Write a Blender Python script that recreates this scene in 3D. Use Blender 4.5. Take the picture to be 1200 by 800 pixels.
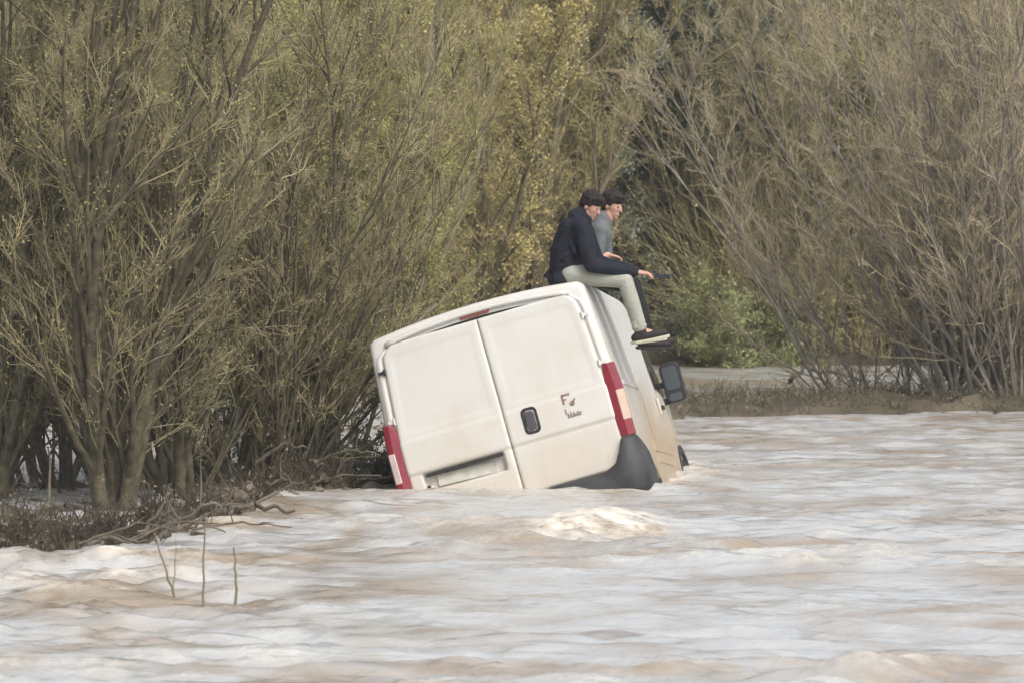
import bpy, bmesh, math, random
import numpy as np
from mathutils import Vector, Matrix, Euler

R = math.radians
SC = bpy.context.scene
COL = SC.collection
for o in list(bpy.data.objects):
    bpy.data.objects.remove(o)

# ------------------------------------------------------------------ camera
CAM_H, F_PX, HORIZON = 3.2, 8040.0, 146.0          # metres, focal length and horizon row in photo pixels
cam_d = bpy.data.cameras.new('camera')
cam = bpy.data.objects.new('camera', cam_d); COL.objects.link(cam)
cam.location = (0, 0, CAM_H)
cam.rotation_euler = (R(90) - math.atan((400 - HORIZON) / F_PX), 0, 0)
cam_d.sensor_width = 36.0
cam_d.lens = 36.0 * F_PX / 1200.0
cam_d.clip_start = 0.5; cam_d.clip_end = 3000
cam_d.dof.use_dof = True
cam_d.dof.focus_distance = 60.3
cam_d.dof.aperture_fstop = 6.3
SC.camera = cam

# ------------------------------------------------------------------ sky, sun, exposure
SUN_EL, SUN_AZ = R(50), R(152)                      # azimuth clockwise from +Y: behind the camera, a little right
world = bpy.data.worlds.new('World'); SC.world = world; world.use_nodes = True
wn = world.node_tree; wn.nodes.clear()
sky = wn.nodes.new('ShaderNodeTexSky'); sky.sky_type = 'NISHITA'; sky.sun_disc = False
sky.sun_elevation = SUN_EL; sky.sun_rotation = SUN_AZ
sky.air_density = 1.0; sky.dust_density = 4.0; sky.ozone_density = 1.0
hs = wn.nodes.new('ShaderNodeHueSaturation'); hs.inputs['Saturation'].default_value = 0.42
bg = wn.nodes.new('ShaderNodeBackground'); bg.inputs['Strength'].default_value = 0.15
wo = wn.nodes.new('ShaderNodeOutputWorld')
wn.links.new(sky.outputs[0], hs.inputs['Color']); wn.links.new(hs.outputs[0], bg.inputs['Color']); wn.links.new(bg.outputs[0], wo.inputs[0])
sl = bpy.data.lights.new('sun', 'SUN'); sl.energy = 1.0; sl.angle = R(24); sl.color = (1.0, 0.965, 0.90)
sun = bpy.data.objects.new('sun', sl); COL.objects.link(sun)
sd = Vector((math.sin(SUN_AZ) * math.cos(SUN_EL), math.cos(SUN_AZ) * math.cos(SUN_EL), math.sin(SUN_EL)))
sun.rotation_euler = sd.to_track_quat('Z', 'Y').to_euler()
sun.location = (-20, -20, 60)
SC.view_settings.view_transform = 'Standard'; SC.view_settings.look = 'None'
SC.view_settings.exposure = 0.66; SC.view_settings.gamma = 1.0; SC.view_settings.use_curve_mapping = False


def at(px, py, Y):
    """photo pixel + distance -> world point"""
    return Vector(((px - 600) / F_PX * Y, Y, CAM_H - (py - HORIZON) / F_PX * Y))


def ground_Y(py, z=0.0):
    return F_PX * (CAM_H - z) / (py - HORIZON)


# ------------------------------------------------------------------ helpers
def tag(o, label=None, cat=None, group=None, kind=None):
    if label: o['label'] = label
    if cat: o['category'] = cat
    if group: o['group'] = group
    if kind: o['kind'] = kind
    return o


def empty(name, loc=(0, 0, 0), rot=(0, 0, 0)):
    o = bpy.data.objects.new(name, None); COL.objects.link(o)
    o.empty_display_size = 0.2; o.location = loc; o.rotation_euler = rot
    return o


def link(name, me, mat=None, parent=None):
    o = bpy.data.objects.new(name, me); COL.objects.link(o)
    if mat is not None and len(me.materials) == 0: me.materials.append(mat)
    if parent is not None: o.parent = parent
    return o


def np_mesh(name, V, Q=None, T=None, smooth=True):
    """numpy verts, quads, tris -> mesh"""
    me = bpy.data.meshes.new(name)
    nq = 0 if Q is None else len(Q); nt = 0 if T is None else len(T)
    me.vertices.add(len(V)); me.vertices.foreach_set('co', np.asarray(V, dtype=np.float32).ravel())
    li = []
    if nq: li.append(np.asarray(Q, dtype=np.int32).ravel())
    if nt: li.append(np.asarray(T, dtype=np.int32).ravel())
    li = np.concatenate(li)
    me.loops.add(len(li)); me.loops.foreach_set('vertex_index', li)
    st = np.concatenate([np.arange(nq, dtype=np.int32) * 4, nq * 4 + np.arange(nt, dtype=np.int32) * 3])
    me.polygons.add(nq + nt); me.polygons.foreach_set('loop_start', st)
    me.polygons.foreach_set('use_smooth', np.full(nq + nt, smooth, dtype=bool))
    me.update(calc_edges=True); me.validate()
    return me


def bm_obj(name, bm, mat, parent=None, smooth=False, bevel=0, sub=0):
    me = bpy.data.meshes.new(name); bm.normal_update(); bm.to_mesh(me); bm.free()
    for p in me.polygons: p.use_smooth = smooth
    o = link(name, me, mat, parent)
    if bevel:
        m = o.modifiers.new('bevel', 'BEVEL'); m.width = bevel; m.segments = 3; m.limit_method = 'ANGLE'; m.angle_limit = R(40)
    if sub:
        m = o.modifiers.new('sub', 'SUBSURF'); m.levels = sub; m.render_levels = sub
    return o


def add_box(bm, c, s, rot=None):
    M = Matrix.Translation(c)
    if rot is not None: M = M @ rot.to_4x4()
    M = M @ Matrix.Diagonal((s[0], s[1], s[2], 1))
    bmesh.ops.create_cube(bm, size=1, matrix=M)


def add_cyl(bm, p0, p1, r0, r1=None, seg=20):
    p0 = Vector(p0); p1 = Vector(p1); d = p1 - p0
    M = Matrix.Translation((p0 + p1) / 2) @ d.to_track_quat('Z', 'Y').to_matrix().to_4x4()
    bmesh.ops.create_cone(bm, cap_ends=True, segments=seg, radius1=r0, radius2=r0 if r1 is None else r1, depth=d.length, matrix=M)


def sstep(a, b, x):
    t = np.clip((x - a) / (b - a), 0, 1); return t * t * (3 - 2 * t)


# ------------------------------------------------------------------ materials
def nodes_of(name):
    m = bpy.data.materials.new(name); m.use_nodes = True
    nt = m.node_tree; b = nt.nodes['Principled BSDF']
    return m, nt, b


def mat_noise(name, stops, scale=4.0, rough=0.8, detail=6, bump=0.0, bscale=None, coords='Object', stretch=None, rand=0.0, spec=0.3, metal=0.0):
    """colour from a noise ramp [(pos, rgb)...], fine bump, optional per-object hue shift"""
    m, nt, b = nodes_of(name)
    tc = nt.nodes.new('ShaderNodeTexCoord')
    src = tc.outputs[coords]
    if stretch:
        mp = nt.nodes.new('ShaderNodeMapping'); mp.inputs['Scale'].default_value = stretch
        nt.links.new(src, mp.inputs[0]); src = mp.outputs[0]
    n = nt.nodes.new('ShaderNodeTexNoise'); n.inputs['Scale'].default_value = scale; n.inputs['Detail'].default_value = detail
    nt.links.new(src, n.inputs['Vector'])
    cr = nt.nodes.new('ShaderNodeValToRGB'); e = cr.color_ramp.elements
    while len(e) < len(stops): e.new(0.5)
    for k, (p, c) in enumerate(stops): e[k].position = p; e[k].color = (*c, 1)
    nt.links.new(n.outputs['Fac'], cr.inputs[0])
    out = cr.outputs[0]
    if rand:
        oi = nt.nodes.new('ShaderNodeObjectInfo'); hv = nt.nodes.new('ShaderNodeHueSaturation')
        mr = nt.nodes.new('ShaderNodeMapRange'); mr.inputs[3].default_value = 1 - rand; mr.inputs[4].default_value = 1 + rand
        nt.links.new(oi.outputs['Random'], mr.inputs[0]); nt.links.new(mr.outputs[0], hv.inputs['Value']); nt.links.new(out, hv.inputs['Color']); out = hv.outputs[0]
    nt.links.new(out, b.inputs['Base Color'])
    b.inputs['Roughness'].default_value = rough; b.inputs['Metallic'].default_value = metal
    b.inputs['Specular IOR Level'].default_value = spec
    if bump:
        n2 = nt.nodes.new('ShaderNodeTexNoise'); n2.inputs['Scale'].default_value = bscale or scale * 4; n2.inputs['Detail'].default_value = 5
        nt.links.new(src, n2.inputs['Vector'])
        bp = nt.nodes.new('ShaderNodeBump'); bp.inputs['Strength'].default_value = bump; bp.inputs['Distance'].default_value = 0.02
        nt.links.new(n2.outputs['Fac'], bp.inputs['Height']); nt.links.new(bp.outputs[0], b.inputs['Normal'])
    return m


def two(c, k=0.75):
    return [(0.3, tuple(v * k for v in c)), (0.7, c)]


M = {}
M['soil'] = mat_noise('bank_soil', [(0.25, (0.035, 0.027, 0.018)), (0.5, (0.085, 0.070, 0.045)), (0.75, (0.135, 0.112, 0.075))], 1.3, 0.85, 10, 0.9, 9)
M['stone'] = mat_noise('river_stone', [(0.25, (0.09, 0.07, 0.05)), (0.55, (0.20, 0.165, 0.125)), (0.8, (0.34, 0.295, 0.24))], 5, 0.8, 8, 0.6, 20, rand=0.35)
M['driftwood'] = mat_noise('driftwood', [(0.3, (0.06, 0.048, 0.035)), (0.7, (0.18, 0.15, 0.112))], 8, 0.85, 6, 0.5, 30, stretch=(1, 1, .2))
M['stick'] = mat_noise('wet_stick', two((0.20, 0.17, 0.10)), 10, 0.6)
# bark: (dark trunk, twig) for each kind of tree
M['bark_dark'] = mat_noise('bark_dark', [(0.3, (0.055, 0.047, 0.030)), (0.7, (0.15, 0.128, 0.08))], 9, 0.9, 6, 0.7, 30, rand=0.2)
M['bark_tan'] = mat_noise('bark_tan', [(0.3, (0.10, 0.085, 0.055)), (0.7, (0.24, 0.20, 0.13))], 7, 0.9, 6, 0.6, 30, rand=0.2)
M['bark_grey'] = mat_noise('bark_grey', [(0.3, (0.11, 0.095, 0.075)), (0.7, (0.27, 0.235, 0.19))], 7, 0.9, 6, 0.6, 30, rand=0.2)
M['twig_olive'] = mat_noise('twig_olive', [(0.3, (0.23, 0.20, 0.085)), (0.7, (0.47, 0.415, 0.20))], 1.6, 0.75, 4, rand=0.18)
M['twig_brown'] = mat_noise('twig_brown', [(0.3, (0.17, 0.14, 0.08)), (0.7, (0.38, 0.32, 0.19))], 1.6, 0.75, 4, rand=0.18)
M['twig_tan'] = mat_noise('twig_tan', [(0.3, (0.26, 0.215, 0.10)), (0.7, (0.52, 0.445, 0.235))], 1.6, 0.75, 4, rand=0.18)
M['twig_grey'] = mat_noise('twig_grey', [(0.3, (0.24, 0.195, 0.115)), (0.7, (0.49, 0.41, 0.27))], 1.6, 0.75, 4, rand=0.18)
M['leaf_olive'] = mat_noise('leaf_olive', [(0.3, (0.23, 0.22, 0.07)), (0.7, (0.42, 0.40, 0.14))], 2.5, 0.6, 4, rand=0.2)
M['leaf_ochre'] = mat_noise('leaf_ochre', [(0.3, (0.31, 0.255, 0.095)), (0.7, (0.53, 0.445, 0.19))], 2.2, 0.6, 4, rand=0.2)
M['leaf_green'] = mat_noise('leaf_green', [(0.3, (0.15, 0.17, 0.07)), (0.7, (0.27, 0.295, 0.13))], 2.5, 0.6, 4, rand=0.15)
M['leaf_dark'] = mat_noise('leaf_dark', [(0.3, (0.10, 0.12, 0.088)), (0.7, (0.23, 0.255, 0.185))], 2.0, 0.6, 4, rand=0.15)
M['wet_debris'] = mat_noise('wet_debris', [(0.3, (0.035, 0.028, 0.018)), (0.6, (0.085, 0.068, 0.045)), (0.8, (0.18, 0.148, 0.10))], 5, 0.7, 5)
M['leaf_litter'] = mat_noise('leaf_litter', [(0.25, (0.07, 0.058, 0.038)), (0.5, (0.15, 0.122, 0.08)), (0.75, (0.26, 0.22, 0.165))], 6, 0.8, 4)

# ------------------------------------------------------------------ terrain: one sheet, flooded where it dips below z = 0
rngT = np.random.default_rng(5)
_ph = rngT.uniform(0, 6.28, (24, 2)); _dr = rngT.uniform(0, 6.28, 24)


def lumps(X, Y, lam, n=8, k0=0):
    s = 0
    for k in range(n):
        a = _dr[(k + k0) % 24]; f = 6.283 / (lam * (0.6 + 0.9 * ((k * 0.37) % 1)))
        s = s + np.sin((X * math.cos(a) + Y * math.sin(a)) * f + _ph[(k + k0) % 24, 0])
    return s / math.sqrt(n)


LX = np.array([-60, -12, -3.9, -3.3, -2.75, -2.35, -2.1, -1.7, -1.1, -0.6, 0.2, 60])
LY = np.array([45, 49.2, 51.0, 51.5, 52.6, 54.8, 58.0, 59.7, 60.4, 62.0, 66.0, 66.0])


def terrain(X, Y):
    X = np.asarray(X, float); Y = np.asarray(Y, float)
    n = lumps(X, Y, 1.1)
    n2 = lumps(X, Y, 0.45, 8, 9)
    z = np.full_like(X, -1.15) + 0.05 * n
    # bank on the left, under the big willows
    front = np.interp(X, LX, LY) + 0.16 * n + 0.06 * n2
    inside = sstep(-0.35, -1.1, X)
    left = sstep(0, 0.7, Y - front + 0.25 * lumps(X, Y, 0.7, 8, 14)) * sstep(0, 1.6, 63.6 + 0.8 * lumps(X, Y, 2.2, 6, 3) - Y) * inside
    z = np.maximum(z, -1.15 + left * (1.10 + 0.055 * n + 0.045 * n2))
    ridge = np.exp(-((Y - front - 0.9) / 0.75) ** 2) * inside
    z = z + ridge * np.where(z > -1.0, 0.16 + 0.06 * n2, 0)
    # low bank on the right, behind the van
    fr = 73.6 + 0.42 * np.maximum(X, 0) + 0.35 * n
    right = sstep(-0.2, 1.2, Y - fr) * sstep(0, 1.5, 80.6 + 0.7 * lumps(X, Y, 2.5, 6, 5) - Y) * sstep(-1.5, 0.5, X)
    z = np.maximum(z, -1.15 + right * (1.215 + 0.05 * n + 0.04 * n2))
    # far bank
    fb = 79.5 + sstep(-2, 1.0, X) * 10.5 + 0.5 * n
    far = sstep(0, 2.0, Y - fb)
    z = np.maximum(z, -1.15 + far * (1.45 + 0.07 * n + 0.03 * n2))
    # wooded rise behind everything
    z = z + 9.0 * sstep(106, 122, Y + 1.2 * lumps(X, Y, 9)) + 0.12 * lumps(X, Y, 3) * sstep(104, 112, Y)
    # bank the picture was taken from
    z = np.maximum(z, -1.15 + 2.6 * sstep(16, 6, Y))
    return z


def axis(core0, core1, step, outer0, outer1, n_out):
    core = np.arange(core0, core1 + 1e-6, step)
    t = np.linspace(0, 1, n_out + 1)[1:] ** 2.2
    return np.concatenate([(core[0] - t * (core[0] - outer0))[::-1], core, core[-1] + t * (outer1 - core[-1])])


def sheet(xs, ys, Z):
    nx, ny = len(xs), len(ys)
    XX, YY = np.meshgrid(xs, ys)
    V = np.stack([XX, YY, Z], -1).reshape(-1, 3)
    i = np.arange(nx - 1)[None, :] + np.arange(ny - 1)[:, None] * nx
    i = i.ravel()
    Q = np.stack([i, i + 1, i + nx + 1, i + nx], -1)
    return V, Q


gx = axis(-9, 9, 0.15, -600, 600, 40)
gy = axis(49, 108, 0.17, -300, 1500, 45)
GX, GY = np.meshgrid(gx, gy)
V, Q = sheet(gx, gy, terrain(GX, GY))
ground = link('ground', np_mesh('ground', V, Q), M['soil'])
tag(ground, 'dark wet soil of the flooded banks, river bed and wooded rise', kind='structure')

# ------------------------------------------------------------------ flood water
VAN_LOC = at(634, 645, 60.0)
YAW, PITCH, ROLL = 7.6, 4.6, 16.3
VAN_M = Matrix.Rotation(R(-YAW), 4, 'Z') @ Matrix.Rotation(R(-PITCH), 4, 'X') @ Matrix.Rotation(R(-ROLL), 4, 'Y')
WDX, WDY = 0.046, 0.078
wx = np.arange(-7.6, 7.6 + 1e-6, WDX); wy = np.arange(36.0, 92.0, WDY)


def wave_field(nx, ny, dx, dy, seed, l0, l1, p, adir=0.0):
    """random sea between two wavelengths; returns height and horizontal pull towards the crests"""
    rg = np.random.default_rng(seed)
    kx = np.fft.fftfreq(nx, dx) * 6.283; ky = np.fft.fftfreq(ny, dy) * 6.283
    KX, KY = np.meshgrid(kx, ky); K = np.hypot(KX, KY) + 1e-9
    lam = 6.283 / K
    amp = np.where((lam > l0) & (lam < l1), K ** (-p), 0) * np.exp(-(l0 / lam) ** 2)
    amp = amp * (0.12 + 0.88 * np.abs(np.cos(np.arctan2(KY, KX) - adir)) ** 2.5)
    spec = np.fft.fft2(rg.normal(size=(ny, nx))) * amp
    h = np.real(np.fft.ifft2(spec)); s = h.std()
    dxv = np.real(np.fft.ifft2(1j * KX / K * spec)); dyv = np.real(np.fft.ifft2(1j * KY / K * spec))
    return h / s, dxv / s, dyv / s


nx, ny = len(wx), len(wy)
WX, WY = np.meshgrid(wx, wy)
hA, xA, yA = wave_field(nx, ny, WDX, WDY, 3, 0.9, 5.5, 2.0, 1.57)
hB, xB, yB = wave_field(nx, ny, WDX, WDY, 8, 0.20, 0.9, 1.5, 1.35)
hC, _, _ = wave_field(nx, ny, WDX, WDY, 19, 0.5, 2.2, 1.8, 1.45)
hC = np.clip(1.0 - np.abs(hC) * 1.4, 0, 1) ** 1.5
# where the current is rough: along the left bank, in front, and downstream of the van
PXw = 600 + WX / WY * F_PX; PYw = HORIZON + F_PX * CAM_H / WY


def blob(px, py, sx, sy, ang=0.0):
    c, s = math.cos(ang), math.sin(ang)
    u = (PXw - px) * c + (PYw - py) * s; v = -(PXw - px) * s + (PYw - py) * c
    return np.exp(-(u / sx) ** 2 - (v / sy) ** 2)


rough = 0.50 + 0.75 * blob(90, 690, 250, 60) + 0.45 * blob(600, 800, 900, 40) + 0.35 * blob(640, 640, 160, 30) + 0.4 * blob(1000, 640, 300, 25) \
    + 0.4 * blob(330, 600, 120, 18) - 0.35 * blob(520, 680, 180, 30)
H = np.minimum(rough, 0.75) * 0.034 * hA + rough * (0.017 + 0.010 * np.clip(rough - 0.5, 0, 1.5)) * hB
# standing waves the photograph shows: the pillow beside the van, crests in front
hump = blob(708, 620, 62, 9, -0.05) * 0.115 + blob(600, 632, 90, 8, -0.06) * 0.07
hump += blob(1040, 793, 75, 9, -0.12) * 0.11 + blob(960, 800, 60, 6) * 0.05 + blob(900, 642, 150, 6, -0.02) * 0.035
hump += blob(470, 650, 60, 5, 0.05) * 0.04 + blob(800, 700, 170, 7, -0.05) * 0.035
H = H + hump + 0.048 * rough * (hC - hC.mean()) - 0.012
# water piles up and breaks round the van
_I = np.array(VAN_M.to_3x3().inverted()); _d = np.stack([WX - VAN_LOC.x, WY - VAN_LOC.y, np.zeros_like(WX) - VAN_LOC.z], -1) @ _I.T
van_d = np.hypot(np.maximum(np.abs(_d[..., 0]) - 1.07, 0), np.maximum(np.maximum(-_d[..., 1] - 0.08, _d[..., 1] - 5.0), 0))
H = H + 0.018 * np.exp(-(van_d / 0.22) ** 2) * (0.6 + 0.5 * hB)
edge = sstep(0, 1.2, WX - wx[0]) * sstep(0, 1.2, wx[-1] - WX) * sstep(0, 3, WY - wy[0]) * sstep(0, 6, wy[-1] - WY)
calm = sstep(84, 72, WY) * 0.75 + 0.25
H = H * edge * calm
ch = 1.15 * edge * calm * rough
DX = -ch * (0.036 * xA + 0.019 * xB); DY = -ch * (0.036 * yA + 0.019 * yB)
crest = np.clip((hA * 0.7 + hB * 0.75) - 0.75, 0, 3)
foam = 0.36 * crest * rough + 1.5 * blob(708, 617, 62, 11) + 0.7 * blob(620, 628, 80, 7, -0.06) + 0.9 * blob(1040, 788, 75, 7, -0.12) + 0.15 * blob(80, 668, 180, 26, -0.1) + 0.15 * blob(200, 740, 300, 8)
foam = foam + 0.4 * np.exp(-(van_d / 0.12) ** 2) + 0.3 * np.exp(-(van_d / 0.6) ** 2) * (hB > 0.2)
foam = np.clip(foam * edge, 0, 1.5)
# core grid + outer ring in one sheet
tx = np.linspace(0, 1, 31)[1:] ** 2.4
xs = np.concatenate([(wx[0] - tx * 580)[::-1], wx, wx[-1] + tx * 580])
ys = np.concatenate([(wy[0] - tx * 34)[::-1], wy, wy[-1] + tx * 900])
n_o = 30
def pad(a): return np.pad(a, n_o)
XX, YY = np.meshgrid(xs, ys)
V = np.stack([XX + pad(DX), YY + pad(DY), pad(H)], -1).reshape(-1, 3)
_, Q = sheet(xs, ys, np.zeros((len(ys), len(xs))))
wm = np_mesh('river_water', V, Q)
fa = wm.attributes.new('foam', 'FLOAT', 'POINT'); fa.data.foreach_set('value', pad(foam).astype(np.float32).ravel())

silt = 0.10 * blob(70, 690, 260, 60) + 0.10 * blob(620, 640, 200, 14, -0.04) + 0.09 * blob(950, 640, 230, 9, -0.03) + 0.12 * blob(700, 790, 800, 13) + 0.08 * blob(330, 600, 130, 16)   # sediment stirred up off the banks and the bed
sa = wm.attributes.new('silt', 'FLOAT', 'POINT'); sa.data.foreach_set('value', pad(silt * edge).astype(np.float32).ravel())
m, nt, b = nodes_of('muddy_flood_water'); L = nt.links.new
tc = nt.nodes.new('ShaderNodeTexCoord')
mp = nt.nodes.new('ShaderNodeMapping'); mp.inputs['Scale'].default_value = (0.42, 0.36, 1); L(tc.outputs['Object'], mp.inputs[0])
n1 = nt.nodes.new('ShaderNodeTexNoise'); n1.inputs['Scale'].default_value = 1.4; n1.inputs['Detail'].default_value = 8; n1.inputs['Distortion'].default_value = 1.2; L(mp.outputs[0], n1.inputs['Vector'])
cr = nt.nodes.new('ShaderNodeValToRGB'); e = cr.color_ramp.elements
e[0].position = 0.34; e[0].color = (0.30, 0.245, 0.185, 1); e[1].position = 0.56; e[1].color = (0.43, 0.43, 0.418, 1)
st_n = nt.nodes.new('ShaderNodeAttribute'); st_n.attribute_name = 'silt'
sb_n = nt.nodes.new('ShaderNodeMath'); sb_n.operation = 'SUBTRACT'; L(n1.outputs['Fac'], sb_n.inputs[0]); L(st_n.outputs['Fac'], sb_n.inputs[1]); L(sb_n.outputs[0], cr.inputs[0])
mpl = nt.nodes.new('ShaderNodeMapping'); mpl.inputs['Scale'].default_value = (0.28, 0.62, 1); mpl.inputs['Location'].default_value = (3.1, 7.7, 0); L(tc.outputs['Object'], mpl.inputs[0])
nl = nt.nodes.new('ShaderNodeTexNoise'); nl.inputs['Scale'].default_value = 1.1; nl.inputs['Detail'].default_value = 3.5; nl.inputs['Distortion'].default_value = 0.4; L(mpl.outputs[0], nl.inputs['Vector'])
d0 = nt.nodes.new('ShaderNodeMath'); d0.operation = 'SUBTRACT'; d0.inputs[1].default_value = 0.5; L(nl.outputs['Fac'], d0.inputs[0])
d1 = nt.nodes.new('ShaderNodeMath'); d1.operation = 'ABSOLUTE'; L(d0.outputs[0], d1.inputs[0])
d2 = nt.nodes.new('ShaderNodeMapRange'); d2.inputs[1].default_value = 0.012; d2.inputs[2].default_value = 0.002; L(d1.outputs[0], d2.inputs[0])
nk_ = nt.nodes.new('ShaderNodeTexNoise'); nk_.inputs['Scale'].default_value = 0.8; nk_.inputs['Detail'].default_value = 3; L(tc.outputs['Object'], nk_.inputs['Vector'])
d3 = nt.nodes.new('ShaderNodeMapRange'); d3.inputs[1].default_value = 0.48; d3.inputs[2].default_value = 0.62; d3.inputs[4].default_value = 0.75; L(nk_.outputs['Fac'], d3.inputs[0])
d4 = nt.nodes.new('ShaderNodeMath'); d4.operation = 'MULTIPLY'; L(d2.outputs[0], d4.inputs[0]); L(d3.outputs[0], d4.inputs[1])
crest_shade = nt.nodes.new('ShaderNodeMix'); crest_shade.data_type = 'RGBA'; crest_shade.inputs[7].default_value = (0.15, 0.115, 0.08, 1); L(d4.outputs[0], crest_shade.inputs[0]); L(cr.outputs[0], crest_shade.inputs[6])  # shade of the wave crests painted into the colour as thin dark lines
at_n = nt.nodes.new('ShaderNodeAttribute'); at_n.attribute_name = 'foam'
n2 = nt.nodes.new('ShaderNodeTexNoise'); n2.inputs['Scale'].default_value = 7; n2.inputs['Detail'].default_value = 9; n2.inputs['Roughness'].default_value = 0.65; L(tc.outputs['Object'], n2.inputs['Vector'])
mr = nt.nodes.new('ShaderNodeMapRange'); mr.inputs[1].default_value = 0.36; mr.inputs[2].default_value = 0.62; L(n2.outputs['Fac'], mr.inputs[0])
mu = nt.nodes.new('ShaderNodeMath'); mu.operation = 'MULTIPLY'; mu.use_clamp = True; L(at_n.outputs['Fac'], mu.inputs[0]); L(mr.outputs[0], mu.inputs[1])
mx = nt.nodes.new('ShaderNodeMix'); mx.data_type = 'RGBA'; mx.inputs[7].default_value = (0.68, 0.625, 0.535, 1); L(mu.outputs[0], mx.inputs[0]); L(crest_shade.outputs[2], mx.inputs[6]); L(mx.outputs[2], b.inputs['Base Color'])
ma = nt.nodes.new('ShaderNodeMapRange'); ma.inputs[3].default_value = 0.15; ma.inputs[4].default_value = 0.75; L(mu.outputs[0], ma.inputs[0]); L(ma.outputs[0], b.inputs['Roughness'])
b.inputs['IOR'].default_value = 1.33
n3 = nt.nodes.new('ShaderNodeTexNoise'); n3.inputs['Scale'].default_value = 9.0; n3.inputs['Detail'].default_value = 7; n3.inputs['Roughness'].default_value = 0.6; L(tc.outputs['Object'], n3.inputs['Vector'])
bp = nt.nodes.new('ShaderNodeBump'); bp.inputs['Strength'].default_value = 0.75; bp.inputs['Distance'].default_value = 0.025; L(n3.outputs['Fac'], bp.inputs['Height']); L(bp.outputs[0], b.inputs['Normal'])
M['water'] = m
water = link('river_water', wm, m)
tag(water, 'pale brown choppy flood water with foam streaks', kind='structure')

# ------------------------------------------------------------------ trees
def unit(a):
    return a / (np.linalg.norm(a, axis=-1, keepdims=True) + 1e-9)


def paths(rg, P, D, Ln, nseg, wob, up):
    out = [P]; d = D.copy(); p = P.copy()
    for _ in range(nseg):
        d = unit(d + rg.normal(0, wob, d.shape) + np.array([0, 0, up]))
        p = p + d * (Ln / nseg)[:, None]; out.append(p)
    return np.stack(out, 1)


def tubes(rg, pts, r0, r1, sides):
    N, K, _ = pts.shape
    t = np.empty_like(pts); t[:, 1:-1] = pts[:, 2:] - pts[:, :-2]; t[:, 0] = pts[:, 1] - pts[:, 0]; t[:, -1] = pts[:, -1] - pts[:, -2]
    t = unit(t)
    ref = unit(rg.normal(size=(N, 1, 3)) * np.array([1, 1, 0.15]))
    n = unit(np.cross(t, np.broadcast_to(ref, t.shape))); bb = np.cross(t, n)
    rad = r0[:, None] + (r1 - r0)[:, None] * np.linspace(0, 1, K)[None, :]
    a = np.arange(sides) / sides * 6.2832
    V = pts[:, :, None, :] + rad[:, :, None, None] * (np.cos(a)[None, None, :, None] * n[:, :, None, :] + np.sin(a)[None, None, :, None] * bb[:, :, None, :])
    base = (np.arange(N) * K * sides)[:, None, None] + (np.arange(K - 1) * sides)[None, :, None] + np.arange(sides)[None, None, :]
    nxt = (np.arange(sides) + 1) % sides - np.arange(sides)
    q = np.stack([base, base + nxt, base + nxt + sides, base + sides], -1).reshape(-1, 4)
    return V.reshape(-1, 3), q


def spawn(rg, par, Lp, k, t0, t1, a0, a1, ratio, taper=0.55):
    N, K, _ = par.shape
    idx = np.repeat(np.arange(N), k); n = len(idx)
    t = rg.uniform(t0, t1, n); f = t * (K - 1); i = np.minimum(f.astype(int), K - 2); w = (f - i)[:, None]
    a, b_ = par[idx, i], par[idx, i + 1]
    P = a * (1 - w) + b_ * w; d = unit(b_ - a)
    side = unit(np.cross(d, rg.normal(size=(n, 3))))
    ang = np.radians(rg.uniform(a0, a1, n))[:, None]
    D = d * np.cos(ang) + side * np.sin(ang)
    Ln = Lp[idx] * ratio * (1 - taper * t) * rg.uniform(0.6, 1.3, n)
    return P, D, Ln, idx, t


def leaves_at(rg, pts, n, l0, l1, asp, spread):
    N, K, _ = pts.shape
    i = rg.integers(0, N, n); f = rg.uniform(0.15, 1, n) * (K - 1); k = np.minimum(f.astype(int), K - 2); w = (f - k)[:, None]
    P = pts[i, k] * (1 - w) + pts[i, k + 1] * w + rg.normal(0, spread, (n, 3))
    d = unit(rg.normal(size=(n, 3)) + np.array([0, 0, 0.2])); s = unit(np.cross(d, rg.normal(size=(n, 3))))
    l = rg.uniform(l0, l1, n)[:, None]; wd = l * asp
    V = np.stack([P, P + d * l * .5 + s * wd, P + d * l, P + d * l * .5 - s * wd], 1).reshape(-1, 3)
    return V, np.arange(4 * n).reshape(-1, 4)


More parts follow.
